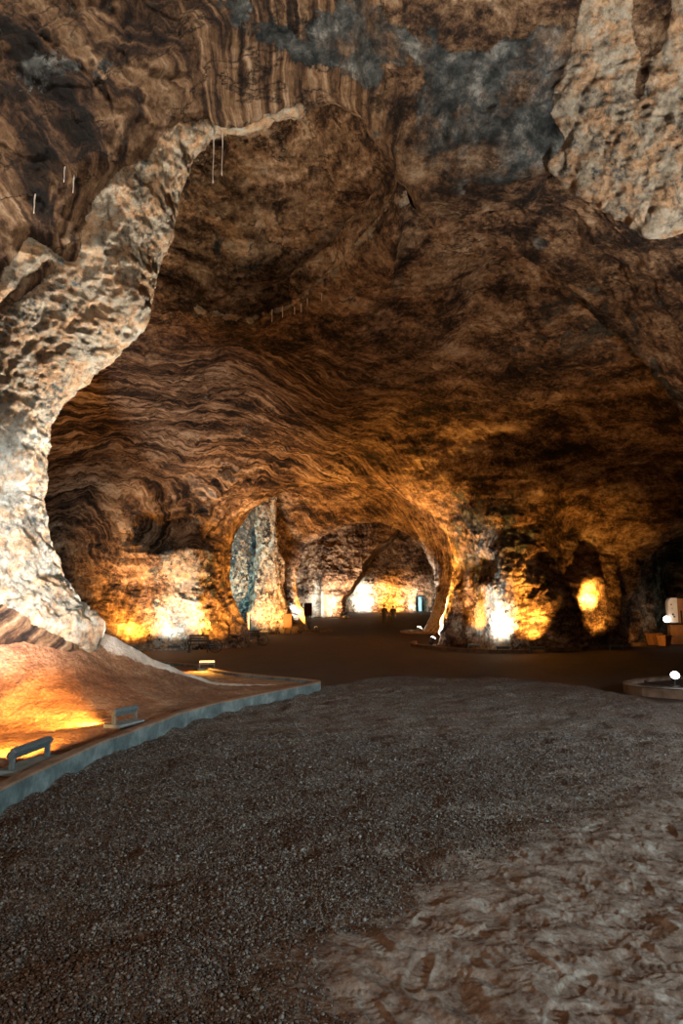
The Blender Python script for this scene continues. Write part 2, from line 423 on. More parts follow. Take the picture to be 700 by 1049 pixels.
C2 = make_ring([(-10.6, -.5, 18.2), (-10.9, 3, 18), (-9.2, 6.2, 17.2), (-6, 7.9, 16.6), (-3.5, 8.35, 16.6), (-1.5, 8.4, 16.6), (.5, 8.45, 16), (2.5, 8.8, 14.4), ('p', 510, 265, 14.0),
                ('p', 570, 300, 15), ('p', 620, 330, 16), ('p', 665, 362, 17), ('p', 715, 420, 18.3), (12, 5, 19.5), (14.5, 2.5, 21), (15, -.5, 21.5)], cB, NUb, 30)
D = make_ring([(-11, -.5, 20.5), (-11.3, 3, 20.3), (-9.4, 5.9, 19.8), (-5, 7.9, 19.5), (0, 8.2, 19.5), (5, 8.3, 19.2), (9, 7.6, 19.6), (12.5, 6, 22), (17, 3.8, 26), (20, -.5, 28)], cB, NUb, 40)
D2 = make_ring([(-10.6, -.5, 23.4), (-10.6, 2.6, 23.2), (-8.8, 5.3, 22.8), (-4.6, 7.5, 22.4), (0, 7.9, 22.2), (5, 7.8, 22), (9, 6.6, 23.4), (12.6, 5.0, 27), (17, 3.6, 36), (19, -.5, 38)], cB, NUb, 40)
E = make_ring([(-9.0, -.5, 24.9), (-8.8, 2.5, 25), (-7.2, 4.9, 24.7), (-3.8, 7.0, 24.3), (0, 7.6, 24.2), (4, 7.5, 24), (7.4, 6.2, 24.6), (10.8, 4.4, 27.5), (12.7, 2.4, 30), (13.2, -.5, 30.7)], cB, NUb, 120)
E2 = make_ring([(-5.3, -.5, 25.7), ('p', 208, 610, 25.7), ('p', 203, 555, 25.6), ('p', 222, 510, 25.4), ('p', 270, 476, 25.4), ('p', 340, 464, 25.6), ('p', 420, 470, 25.2), ('p', 480, 500, 25), ('p', 512, 550, 25), ('p', 524, 600, 24.9), (6.2, -.5, 24.8)], cB, NUb, 120)
ptsM = [(-3.85, -.5, 27.8), ('p', 246, 645, 27.7), ('p', 232, 615, 27.6), ('p', 228, 580, 27.5), ('p', 236, 547, 27.5), ('p', 255, 519, 27.4), ('p', 290, 500, 27.4), ('p', 340, 492, 27.4), ('p', 385, 495, 27.5),
        ('p', 420, 507, 27.8), ('p', 446, 525, 28.2), ('p', 465, 550, 28.8), ('p', 475, 582, 29.3), ('p', 470, 612, 29.8), ('p', 463, 638, 30), (4.45, -.5, 30)]
M = make_ring(ptsM, cB, NUb, 3)
M1 = offs(smooth1(M, 6, 0), .35, .35, cB); M2 = offs(smooth1(M, 30, 0), 1.1, 1.3, cB)
Am, vm = loft([B2b, B3, Cr0, Cr, C2, D, D2, E, E2, M, M1, M2], [46, 60, 16, 40, 56, 50, 50, 70, 70, 12, 16])
nm_ = inward(Am, cB)
V = Am.reshape(-1, 3); ppx, ppy = project(V)
vv = np.tile(vm, NUb)
vraw = vv
vv = np.where(vv > 3, vv-1, np.where(vv > 2, 2+(vv-3)*.0, vv))
keep = np.clip(np.minimum(np.abs(vv-8)/1.2, 1), 0, 1); keep = np.minimum(keep, np.clip(vv/1.0, 0, 1)); keep = np.minimum(keep, .35+.65*np.clip(np.abs(vv-2)/.7, 0, 1))
lst = []
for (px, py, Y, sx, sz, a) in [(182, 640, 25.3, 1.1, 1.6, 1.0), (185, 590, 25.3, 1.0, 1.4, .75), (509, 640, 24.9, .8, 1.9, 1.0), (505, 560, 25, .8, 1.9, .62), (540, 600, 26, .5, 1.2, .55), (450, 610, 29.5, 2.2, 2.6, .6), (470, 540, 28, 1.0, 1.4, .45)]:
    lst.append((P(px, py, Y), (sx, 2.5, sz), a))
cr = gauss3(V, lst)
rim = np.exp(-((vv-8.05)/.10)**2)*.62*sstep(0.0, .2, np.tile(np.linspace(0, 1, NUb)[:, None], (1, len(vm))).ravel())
cr = np.maximum(cr, rim); rc = np.exp(-((vraw-3.0)/.12)**2)*.55*(ppx > 200)*(ppx < 430); cr = np.maximum(cr, rc)  # rc: bright edge of the roof hollow's rim, put into the crust colour
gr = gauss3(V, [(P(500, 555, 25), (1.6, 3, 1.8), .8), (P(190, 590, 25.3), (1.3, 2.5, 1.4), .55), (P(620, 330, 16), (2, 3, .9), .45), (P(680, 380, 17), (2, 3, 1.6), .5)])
ax_, ay_, bx_, by_ = 412, 180, 250, 318
dl = np.abs((bx_-ax_)*(ay_-ppy)-(ax_-ppx)*(by_-ay_))/math.hypot(bx_-ax_, by_-ay_)
inr = sstep(.9, 1.3, vv)*sstep(2.02, 1.85, vv)*(ppx > 100)*(ppx < 470)
fold = -1.4*np.exp(-dl/16)*inr*sstep(3.2, 2.5, np.abs(vv-1.45)*2+1)
scal = .10*ridged(V*np.array([1, 1, .7]), 1.7, 3, 88)*inr
ex = fold+scal-.20*gauss3(V, [(P(60, 560, 23), (2.5, 4, 2), 1)])+.25*ridged(V, .45, 2, 77)*sstep(6.0, 3.0, V[:, 2])
Amd = rough_displace(Am, nm_,   .55, .15, .06, (-.62, .72, .18), .09, 21, ex, keep)
split('main', Amd, NUb, len(vm), {'crust': cr, 'grey': gr, 'strat': np.clip(.85*sstep(470, 330, ppx)*sstep(330, 380, ppy)*(1-.75*sstep(535, 590, ppy))+.12, 0, 1)}, ROCK, (.30, .70))

# ---- inner gallery M -> N
NUc = 640; cN = (.8, 1.0)
tB = np.linspace(0, 1, NUb)
M2c = np.stack([np.interp(np.linspace(0, 1, NUc), tB, M2[:, k]) for k in range(3)], -1)
Pg = make_ring([(-9.4, -.5, 32.5), (-9.8, 3, 32.5), (-8, 7.2, 32.5), (-4, 8.9, 32.5), (0, 9.1, 32.5), (3.6, 8.4, 32.5), (5.6, 6.0, 33), (6.2, 3.5, 33.5), (5.9, -.5, 33.5)], cN, NUc, 30)
Q = make_ring([(-8.0, -.5, 40), (-8.4, 3, 40), (-7.8, 6.6, 39.5), (-5.0, 8.7, 38.5), (0, 9.3, 38), (4, 8.2, 37.5), (6.1, 5.8, 37.2), (6.7, 3.2, 37), (6.2, -.5, 37)], cN, NUc, 24)
Q2 = make_ring([(-5.6, -.5, 43.4), ('p', 259, 600, 43), ('p', 262, 550, 43), ('p', 283, 517, 43), ('p', 330, 505, 43), ('p', 390, 506, 42.5), ('p', 440, 532, 41.5), ('p', 460, 568, 41), ('p', 466, 610, 40.5), (5.6, -.5, 40)], cN, NUc, 12)
ptsN = [(-2.3, -.5, 47.7), ('p', 308, 626, 47.6), ('p', 301, 603, 47.3), ('p', 302, 585, 47), ('p', 313, 558, 46.7), ('p', 343, 541, 46.4), ('p', 387, 532, 46), ('p', 417, 543, 45.6), ('p', 438, 565, 45),
        ('p', 449, 591, 44.6), ('p', 450, 618, 44.2), ('p', 443, 634, 44), (5.0, -.5, 43.9)]
N_ = make_ring(ptsN, cN, NUc, 3)
N1 = offs(smooth1(N_, 6, 0), .6, .6, cN); N2 = offs(smooth1(N_, 30, 0), 1.8, 2.0, cN)
Ag, vg = loft([M2c, Pg, Q, Q2, N_, N1, N2], [50, 50, 50, 60, 10, 14])
V = Ag.reshape(-1, 3); ppx, ppy = project(V); vv = np.tile(vg, NUc)
keep = np.clip(np.abs(vv-4)/.9, 0, 1)*np.clip(vv/.5, 0, 1)
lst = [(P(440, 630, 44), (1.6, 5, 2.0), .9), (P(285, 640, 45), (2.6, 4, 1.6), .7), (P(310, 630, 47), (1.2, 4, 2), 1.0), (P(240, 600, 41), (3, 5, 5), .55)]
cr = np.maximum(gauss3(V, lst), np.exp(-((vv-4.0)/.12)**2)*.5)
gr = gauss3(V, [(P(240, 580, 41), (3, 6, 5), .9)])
Agd = rough_displace(Ag, inward(Ag, cN), .5, .18, .06, (.5, .1, .8), .07, 41, None, keep)
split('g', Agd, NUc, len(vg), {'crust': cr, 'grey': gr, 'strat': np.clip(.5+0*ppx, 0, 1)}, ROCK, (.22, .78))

# ---- far hall
NUd = 460; cO = (1.5, 1.5)
N2d = np.stack([np.interp(np.linspace(0, 1, NUd), np.linspace(0, 1, NUc), N2[:, k]) for k in range(3)], -1)
O1 = make_ring([(-10, -.5, 54), (-10, 4, 54), (-6, 9, 54), (1, 11, 54), (8, 9.5, 54), (12, 4, 54), (12, -.5, 54)], cO, NUd, 20)
O2 = make_ring([(-11, -.5, 66), (-10, 4, 66), (-7, 9, 66), (1, 11.2, 66), (10, 10, 66), (16, 4, 66), (16, -.5, 66)], cO, NUd, 20)
O3 = make_ring([(-13, -.5, 92), (-13, 4, 90), (-9, 10, 86), (1, 12.5, 83), (12, 10, 86), (20, 4, 90), (20, -.5, 93)], cO, NUd, 20)
Ao, vo = loft([N2d, O1, O2, O3], [30, 60, 80])
Aod = rough_displace(Ao, inward(Ao, cO), .6, .25, .1, (.5, .1, .8), .1, 71)
z0 = np.zeros(Aod.shape[0]*Aod.shape[1])
split('f', Aod, NUd, len(vo), {'crust': z0, 'grey': z0, 'strat': z0+.5}, ROCK, (.2, .8))
# end wall: a nearer left buttress whose slanting edge overlaps the deeper right bay
nx, nz = 520, 300
gx = np.linspace(-16, 24, nx); gz = np.linspace(-1, 14.5, nz)
GX, GZ = np.meshgrid(gx, gz, indexing='ij')
edge = np.interp(GZ, [-1, 0.5, 2.5, 5, 8, 10.5, 14], [-.05, .05, .45, 1.8, 4.2, 6.5, 9])
edge = edge+.6*fbm(np.stack([GX.ravel()*0, GZ.ravel()*0, GZ.ravel()], -1), 1.1, 4, 5).reshape(GX.shape)
st_ = sstep(-.35, .35, GX-edge)
GY = (76+.25*(edge-GX).clip(0, 20)*.4)*(1-st_)+(89.5)*st_
GY = GY-.85*np.clip(GZ-3.5, 0, 20)*(.35+.65*st_)
GY += 1.6*np.exp(-((GX+2.1)/.25)**2)*np.clip(1-GZ/7, 0, 1)*-1
mouth = np.exp(-((GX-10.6)/.75)**6)*(1-sstep(2.6, 3.6, GZ))
GY += 7*mouth
V = np.stack([GX, GY, GZ], -1).reshape(-1, 3)
N3 = np.zeros_like(V); N3[:, 1] = -1
d = .8*fbm(V, .25, 3, 81)+.35*ridged(V, .8, 4, 82)+.12*ridged(V, 2.5, 2, 84)
V = V+N3*d[:, None]
GXf, GYf, GZf = V[:, 0], V[:, 1], V[:, 2]
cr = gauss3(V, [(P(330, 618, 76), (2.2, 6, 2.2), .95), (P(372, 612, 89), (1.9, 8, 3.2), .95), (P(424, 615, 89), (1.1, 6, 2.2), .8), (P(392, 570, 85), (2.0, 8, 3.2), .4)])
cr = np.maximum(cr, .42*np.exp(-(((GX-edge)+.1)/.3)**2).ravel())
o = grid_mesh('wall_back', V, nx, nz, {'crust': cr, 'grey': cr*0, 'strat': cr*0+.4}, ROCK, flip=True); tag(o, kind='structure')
# rear closure of the near hall, behind the viewer
nx, nz = 60, 40
GX, GZ = np.meshgrid(np.linspace(-12, 14, nx), np.linspace(-1, 13, nz), indexing='ij')
V = np.stack([GX, -9+.1*GZ, GZ], -1).reshape(-1, 3); V[:, 1] += .6*fbm(V, .3, 3, 8)
z0 = np.zeros(len(V)); tag(grid_mesh('wall_entrance', V, nx, nz, {'crust': z0, 'grey': z0, 'strat': z0+.5}, ROCKN), kind='structure')

# ================================================================= floor
CURB = [(-2.95, -2.0), (-2.72, 2.0), (-2.55, 5.0), (-2.5, 6.0), (-2.44, 6.82), (-2.28, 7.84), (-1.92, 9.6), (-1.2, 11.2), (-.5, 12.6), (-.38, 12.95), (-.5, 13.3), (-1.2, 13.9), (-2.4, 15.0), (-3.6, 17.0), (-5.5, 18.6)]
def catmull(pts, k=8):
    pts = [np.array(p, float) for p in pts]; out = []
    for i in range(len(pts)-1):
        p0 = pts[max(i-1, 0)]; p1 = pts[i]; p2 = pts[i+1]; p3 = pts[min(i+2, len(pts)-1)]
        for j in range(k):
            t = j/k
            out.append(.5*((2*p1)+(-p0+p2)*t+(2*p0-5*p1+4*p2-p3)*t*t+(-p0+3*p1-3*p2+p3)*t**3))
    out.append(pts[-1]); return np.array(out)
curb_xy = catmull(CURB, 8)
CY = np.array([c[1] for c in CURB[:10]]); CX = np.array([c[0] for c in CURB[:10]])

def floor_z(Y): return .0353*np.clip(Y-60, 0, None)*sstep(58, 64, Y)
# footprints
foots = []
for i in range(420):
    y = rng.uniform(2.6, 9.5); x = rng.uniform(-.6, 6.5)
    foots.append((x, y, rng.uniform(0, 2*PI), rng.uniform(.9, 1.15)))
def sand_mask(x, y):
    # trodden pale sand: right of a wavering line
    xb = np.interp(y, [1, 2.75, 3.3, 3.7, 4.3, 5.2, 7, 10], [-.12, -.1, -.15, .25, .65, 1.6, 3.4, 6.5])
    p = np.stack([x, y, x*0], -1)
    w = .28*fbm(p, 1.3, 4, 300)
    wid = np.interp(y, [2, 4, 6, 10], [.16, .40, 1.3, 2.2])
    return np.clip(.5+(x-xb+w)/(2*wid), 0, 1)
def gravel_mask(x, y):
    yb = np.interp(x, [-3, -.4, 1, 3.4, 4.6, 4.95, 5.3, 9], [13.0, 13.6, 15.6, 15.4, 13.9, 12.3, 11.4, 11.0])
    p = np.stack([x, y, x*0], -1)
    return sstep(.35, -.35, y-yb+.35*fbm(p, 1.2, 3, 310))
def floor_fine(x, y):
    p = np.stack([x, y, x*0], -1)
    sm = sand_mask(x, y); gm = gravel_mask(x, y)
    lod = np.clip(1.25-(y-2)/12, .35, 1)
    big = .030*fbm(p, .8, 3, 200)+.060*fbm(p*np.array([1, 1.3, 1]), 2.8, 3, 205)
    d1, _ = worley2(x*58, y*58, 3); d2, id2 = worley2(x*34+.5, y*34, 5)
    g = .007*(1-d1)+.010*(1-np.clip(d2, 0, 1))*(.4+id2)
    q = p+.06*np.stack([fbm(p, 5, 2, 220), fbm(p, 5, 2, 221), x*0], -1)
    qr = np.stack([(q[:, 0]-q[:, 1])*.707*.6, (q[:, 0]+q[:, 1])*.707*1.4, q[:, 2]], -1)
    s = .016*ridged(qr, 4.2, 5, 230) + .011*ridged(qr, 12, 4, 235)
    wx = x+.10*fbm(p, 4, 3, 250); wy = y+.10*fbm(p, 4, 3, 251)
    w1_, _ = worley2((wx-wy)*3.2, (wx+wy)*6.0, 9)
    s = s+.030*w1_+.004*ridged(q, 30, 2, 238)
    for (fx, fy, fa, fs) in foots:
        dx = (x-fx); dy = (y-fy); m = (np.abs(dx) < .22) & (np.abs(dy) < .22)
        if not m.any(): continue
        c, sn = math.cos(fa), math.sin(fa)
        u = (dx[m]*c+dy[m]*sn)/(.14*fs); v = (-dx[m]*sn+dy[m]*c)/(.048*fs)
        v = v/(1-.18*np.cos(u*3.0))
        r = np.sqrt(u*u+v*v); ins = sstep(1.05, .85, r)
        tread = .5+.5*np.sign(np.sin(u*26+2*np.abs(v)))
        s[m] = s[m]*(1-ins*.75)+ins*(.004+.0035*tread)+.003*np.exp(-((r-1.15)/.14)**2)
    big_g = big; 
    h = gm*(big_g*(1-.6*sm)+(1-sm)*g*lod+sm*s*.9)
    return h*sstep(1.0, 2.4, y), sm, gm

nxf, nyf = 1050, 880
ty = np.linspace(0, 1, nyf); gy = 2.0*(20/2.0)**ty; gy[0] = 1.6
gx = np.linspace(-1, 1, nxf)
GX = np.zeros((nxf, nyf)); GY = np.tile(gy, (nxf, 1))
half = np.maximum(.60*gy+1.5, 3.2)
GX = gx[:, None]*half[None, :]
xs = GX.ravel(); ys = GY.ravel()
hz, sm, gm = floor_fine(xs, ys)
# fade fine relief where the planted strip lies under the curb
V = np.stack([xs, ys, hz-.004], -1)

def ground_mat():
    m = NT('gravel_sand_and_asphalt'); co = m.coord()
    sm_ = m.attr('sand'); gm_ = m.attr('gravel')
    v = m.n('ShaderNodeTexVoronoi', {'Vector': co, 'Scale': 62.0}); vc = m.n('ShaderNodeSeparateColor', {0: v.outputs['Color']}).outputs[0]
    g = m.ramp(vc, [(0, (.035, .020, .014)), (.35, (.09, .062, .048)), (.7, (.17, .14, .115)), (1, (.30, .28, .25))])
    g = m.mix(m.ramp(m.noise(co, 1.4, 5), [(.35, .0), (.7, .55)]), g, (.09, .045, .028), 'MIX')
    n1 = m.noise(co, 6, 8, .65); n2 = m.noise(co, 60, 5, .7)
    s = m.ramp(m.math('ADD', m.math('MULTIPLY', n1, .7), m.math('MULTIPLY', n2, .3)), [(.38, (.09, .05, .036)), (.5, (.21, .145, .11)), (.62, (.34, .285, .245))])
    a = m.ramp(m.noise(m.mapping(co, (0, 0, 0), (1, .35, 1)), 1.2, 7, .6), [(.3, (.018, .012, .009)), (.7, (.046, .029, .022))])
    a = m.mix(m.ramp(m.noise(co, 80, 3), [(.45, 0.), (.8, .5)]), a, (.075, .055, .045))
    c = m.mix(m.math('ADD', sm_, m.math('MULTIPLY', m.math('SUBTRACT', m.noise(co, 9, 6, .7), .5), .9), clamp=True), g, s)
    c = m.mix(gm_, a, c)
    hb = m.math('ADD', m.math('MULTIPLY', v.outputs['Distance'], -1.0), m.math('MULTIPLY', n2, .6))
    gs = m.math('MULTIPLY', m.math('SUBTRACT', 1.0, sm_), gm_)
    nb = m.bump(m.math('MULTIPLY', hb, gs), .8, .015)
    nb = m.bump(n2, .6, .008, nb)
    nb = m.bump(m.noise(co, 14, 8, .72), .7, .03, nb)
    m.out(c, m.math('ADD', .72, m.math('MULTIPLY', gm_, .2)), nb, .3)
    return m.m
GROUND = ground_mat()
o = grid_mesh('floor', V, nxf, nyf, {'sand': sm, 'gravel': gm}, GROUND); tag(o, kind='structure')
# remaining floor: behind the camera, and the galleries up to the end wall
def plain_floor(x0, x1, y0, y1, nx, ny, zoff):
    GX, GY = np.meshgrid(np.linspace(x0, x1, nx), np.linspace(y0, y1, ny), indexing='ij')
    x = GX.ravel(); y = GY.ravel(); p = np.stack([x, y, x*0], -1)
    z = floor_z(y)+.02*fbm(p, .25, 3, 400)*sstep(21, 26, y)+zoff
    o = grid_mesh('floor', np.stack([x, y, z], -1), nx, ny, {'sand': x*0, 'gravel': gravel_mask(x, y)*(y < 17)}, GROUND)
    tag(o, kind='structure')
plain_floor(-16, 24, -10, 1.65, 60, 20, -.03)
plain_floor(-16, 24, 1.6, 20, 60, 40, -.07)
plain_floor(-16, 30, 19.95, 99, 160, 260, -.004)

# pebbles lying on the gravel: uncountable, one object
def pebbles():
    n = 150000
    u = rng.uniform(0, 1, n); y = 2.45*(8.5/2.45)**u
    x = rng.uniform(-1, 1, n)*(.56*y+.35)
    h, s, g = floor_fine(x, y)
    cx = np.interp(y, CY, CX)
    ok = (x > cx+.06) & (rng.uniform(0, 1, n) > s*1.25) & (g > .5)
    x, y, h = x[ok], y[ok], h[ok]; n = len(x)
    bm = bmesh.new(); bmesh.ops.create_icosphere(bm, subdivisions=1, radius=1)
    bv = np.array([v.co[:] for v in bm.verts]); bf = np.array([[v.index for v in f.verts] for f in bm.faces]); bm.free()
    r = rng.lognormal(math.log(.0040), .36, n)*(1+.05*y)
    sc = r[:, None]*rng.uniform(.65, 1.35, (n, 3)); sc[:, 2] *= .75
    ang = rng.uniform(0, 2*PI, n); tl = rng.uniform(-.7, .7, n)
    v = bv[None]*sc[:, None, :]*(1+.18*rng.standard_normal((n, len(bv), 1)))
    c, s_ = np.cos(tl)[:, None], np.sin(tl)[:, None]
    v = np.stack([v[..., 0]*c-v[..., 2]*s_, v[..., 1], v[..., 0]*s_+v[..., 2]*c], -1)
    c, s_ = np.cos(ang)[:, None], np.sin(ang)[:, None]
    v = np.stack([v[..., 0]*c-v[..., 1]*s_, v[..., 0]*s_+v[..., 1]*c, v[..., 2]], -1)
    v += np.stack([x, y, h+r*.35], -1)[:, None, :]
    nv = len(bv); F_ = (bf[None]+(np.arange(n)*nv)[:, None, None]).reshape(-1, 3)
    me = bpy.data.meshes.new('gravel'); me.vertices.add(n*nv); me.vertices.foreach_set('co', v.astype(np.float32).ravel())
    me.loops.add(F_.size); me.loops.foreach_set('vertex_index', F_.astype(np.int32).ravel())
    me.polygons.add(len(F_)); me.polygons.foreach_set('loop_start', np.arange(0, F_.size, 3, dtype=np.int32)); me.polygons.foreach_set('loop_total', np.full(len(F_), 3, dtype=np.int32))
    me.update(calc_edges=True)
    at = me.attributes.new('tone', 'FLOAT', 'POINT'); at.data.foreach_set('value', np.repeat(rng.uniform(0, 1, n), nv).astype(np.float32))
    m = NT('pebble_stone')
    m.out(m.ramp(m.attr('tone'), [(0, (.030, .014, .009)), (.45, (.070, .044, .033)), (.8, (.115, .092, .08)), (1, (.20, .19, .175))]), .75, None, .35)
    o = link('gravel', me, m.m)
    tag(o, 'loose grey and brown gravel scattered over the near floor', 'gravel', kind='stuff')
pebbles()

# ================================================================= curbs
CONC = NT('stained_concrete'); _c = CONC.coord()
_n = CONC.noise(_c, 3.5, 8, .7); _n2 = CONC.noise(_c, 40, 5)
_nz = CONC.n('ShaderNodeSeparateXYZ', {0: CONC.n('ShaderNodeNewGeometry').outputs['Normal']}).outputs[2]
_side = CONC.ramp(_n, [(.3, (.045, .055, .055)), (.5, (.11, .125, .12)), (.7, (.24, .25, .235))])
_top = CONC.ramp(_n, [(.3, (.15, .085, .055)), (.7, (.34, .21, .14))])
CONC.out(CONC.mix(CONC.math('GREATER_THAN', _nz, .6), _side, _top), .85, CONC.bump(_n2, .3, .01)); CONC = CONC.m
def curb_mesh(name, line, w, h, mat, gap=None, z0=-.1, closed=False, chip=.005):
    pts = np.array(line); n = len(pts)
    tang = np.gradient(pts, axis=0) if not closed else (np.roll(pts, -1, 0)-np.roll(pts, 1, 0))
    tang /= np.linalg.norm(tang, axis=1)[:, None]; nor = np.stack([-tang[:, 1], tang[:, 0]], -1)
    prof = [(0, z0), (0, h-.015), (.015, h), (w*.5, h+.002), (w-.015, h), (w, h-.015), (w, z0)]
    bm = bmesh.new(); R = []
    zb = floor_z(pts[:, 1])
    for i in range(n):
        row = []
        for (o_, z) in prof:
            j = chip*float(noise3(np.array([[pts[i, 0]*3+o_*9, pts[i, 1]*3, z*7]]), 5)[0])
            row.append(bm.verts.new((pts[i, 0]+nor[i, 0]*(o_+j), pts[i, 1]+nor[i, 1]*(o_+j), z+zb[i]+(j if z > 0 else 0))))
        R.append(row)
    m = n if closed else n-1
    for i in range(m):
        for k in range(len(prof)-1):
            bm.faces.new((R[i][k], R[(i+1) % n][k], R[(i+1) % n][k+1], R[i][k+1]))
    if not closed: bm.faces.new(R[0]); bm.faces.new(R[-1][::-1])
    return from_bm(name, bm, mat)
def resample(line, step):
    line = np.array(line); d = np.r_[0, np.cumsum(np.linalg.norm(np.diff(line, axis=0), axis=1))]
    s = np.linspace(0, d[-1], max(int(d[-1]/step), 3)); return np.stack([np.interp(s, d, line[:, 0]), np.interp(s, d, line[:, 1])], -1)
cl = resample(curb_xy, .12)
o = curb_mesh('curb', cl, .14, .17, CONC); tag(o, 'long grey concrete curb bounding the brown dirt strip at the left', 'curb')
CONCB = simple('brown_lit_concrete', (.17, .115, .08), .85, 0, 5, .45, .3)  # brown light on the other curbs is put into their colour
# raised dirt strip behind it, rising into the mound under the pillar
def mound_h(x, y):
    Hr = np.interp(x, [-9, -6, -5, -4.47, -4.0, -3.37, -2.8, -2.3, -1.5, -.4], [2.6, 2.2, 1.82, 1.5, 1.05, .62, .28, .08, .0, 0])
    Yr = np.interp(x, [-9, -6, -5, -4.47, -4.0, -3.37, -2.8, -2.3, -1.5, -.4], [10.5, 10.3, 10.5, 10.8, 11.1, 11.7, 12.2, 12.9, 13.4, 13.5])
    Yb = np.interp(x, [-9, -6, -4.3, -3.4, -2.8, -2.2, -1.6], [7.4, 7.9, 8.3, 8.9, 9.6, 10.8, 12.2])
    p = np.stack([x, y, x*0], -1)
    t = np.clip((y-Yb)/np.maximum(Yr-Yb, .4), 0, 1)
    f = .55*t+.45*t**2.2
    f = f*sstep(0, .12, t)
    b = 1-sstep(0, .9+.3*Hr, y-Yr)
    h = Hr*np.where(y < Yr, f, b)
    k = np.clip(h*2, 0, 1)
    h = h+k*(.11*fbm(p, .9, 4, 500)+.06*ridged(p*np.array([1.4, .8, 1]), 1.4, 3, 505))
    return .10+np.maximum(h, 0)+.018*fbm(p, 3, 4, 510)+.012*ridged(p, 9, 2, 515)
def strip_mesh():
    ns, nt = 520, 520
    ys = np.linspace(-1, 18.3, nt)
    cyl = curb_xy[:, 1]; cxl = curb_xy[:, 0]
    # right boundary: inner curb face
    xr = np.interp(ys, cyl, cxl)-.10
    y_tip = 13.0
    s = np.linspace(0, 1, ns)
    X = np.zeros((ns, nt)); Y = np.tile(ys, (ns, 1))
    xl = -9.2
    X = xl+(xr[None, :]-xl)*(s[:, None]**.75)
    x = X.ravel(); y = Y.ravel(); z = mound_h(x, y)
    # salt film along the ridge and trickling out onto the dirt
    Yr = np.interp(x, [-9, -6, -5, -4.47, -4.0, -3.37, -2.8, -2.3, -1.5, -.9], [10.5, 10.3, 10.5, 10.8, 11.1, 11.7, 12.2, 12.7, 13.0, 13.1])
    p = np.stack([x, y, z], -1)
    wd = np.interp(x, [-6, -4.4, -3.4, -2.6, -1.2], [.9, .55, .22, .17, .12])
    cr = np.exp(-((y-Yr+.05+.15*fbm(p, 1.5, 3, 520))/wd)**2)*.85*sstep(-.75, -1.5, x)
    cr = np.maximum(cr, .9*sstep(1.35, 1.75, z+.3*fbm(p, 1.2, 3, 522)))
    return grid_mesh('dirt_mound', np.stack([x, y, z], -1), ns, nt, {'crust': cr}, DIRT, flip=False)
def dirt_mat():
    m = NT('brown_salt_dirt'); co = m.coord()
    n1 = m.noise(co, 1.3, 8, .65, .6); n2 = m.noise(co, 22, 6, .7)
    c = m.ramp(m.math('ADD', m.math('MULTIPLY', n1, .6), m.math('MULTIPLY', n2, .4)), [(.33, (.09, .04, .024)), (.48, (.23, .115, .065)), (.58, (.36, .21, .125)), (.72, (.52, .37, .26))])
    n3 = m.noise(co, 3.5, 7, .7)
    cm = m.ramp(m.math('ADD', m.attr('crust'), m.math('MULTIPLY', m.math('SUBTRACT', n3, .5), 1.2)), [(.45, 0), (.6, 1)])
    c = m.mix(cm, c, m.ramp(n3, [(.3, (.5, .42, .34)), (.7, (.78, .72, .65))]))
    v = m.n('ShaderNodeTexVoronoi', {'Vector': co, 'Scale': 24.0}).outputs['Distance']
    nb = m.bump(m.math('ADD', n1, m.math('MULTIPLY', n3, .5)), .6, .12)
    nb = m.bump(m.math('SUBTRACT', n2, m.math('MULTIPLY', v, .7)), .6, .025, nb)
    m.out(c, .9, nb, .2); return m.m
DIRT = dirt_mat()
tag(strip_mesh(), 'brown dirt mound with pale salt ridge at the foot of the left pillar', 'mound')

# planted island, right
isl = catmull([(9.5, 10.6), (7.5, 11.1), (6.2, 11.5), (5.5, 11.9), (5.12, 12.4), (5.3, 13.1), (6.2, 13.9), (7.6, 14.4), (9.5, 14.7)], 8)
isl = resample(isl[::-1], .12)
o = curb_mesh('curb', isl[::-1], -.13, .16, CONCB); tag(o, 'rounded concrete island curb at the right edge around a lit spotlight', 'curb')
bm = bmesh.new(); vs = [bm.verts.new((x, y, .09)) for x, y in isl]; bm.faces.new(vs); bmesh.ops.triangulate(bm, faces=bm.faces[:])
SOIL = simple('dark_soil', (.05, .032, .022), .95, nscale=18, amt=.5, bump=.6)
o = from_bm('soil_bed', bm, SOIL); tag(o, 'flat dark soil bed inside the right island curb', 'soil')

# curb along the right buttress of the big arch
cu = catmull([(3.3, 30.3), (3.0, 28.6), (3.05, 27.2), (3.6, 25.6), (4.6, 24.0), (6.0, 23.7), (8.2, 25.2), (10.6, 27.4), (12.6, 29.0)], 8)
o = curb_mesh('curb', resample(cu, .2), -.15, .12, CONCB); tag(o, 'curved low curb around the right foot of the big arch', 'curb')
def ell(cx, cy, rx, ry, n=40): return np.array([(cx+rx*math.cos(2*PI*k/n), cy+ry*math.sin(2*PI*k/n)) for k in range(n)])
x, y, _ = P(433, 646, 44)
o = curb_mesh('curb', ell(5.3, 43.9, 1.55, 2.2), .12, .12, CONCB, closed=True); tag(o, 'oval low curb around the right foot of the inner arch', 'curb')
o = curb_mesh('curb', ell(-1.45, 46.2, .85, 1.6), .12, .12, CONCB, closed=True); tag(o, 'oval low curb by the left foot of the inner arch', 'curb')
o = curb_mesh('curb', ell(.15, 74.0, .8, 1.8), .12, .12, CONCB, closed=True); tag(o, 'farthest oval curb under the slanting rock edge', 'curb')

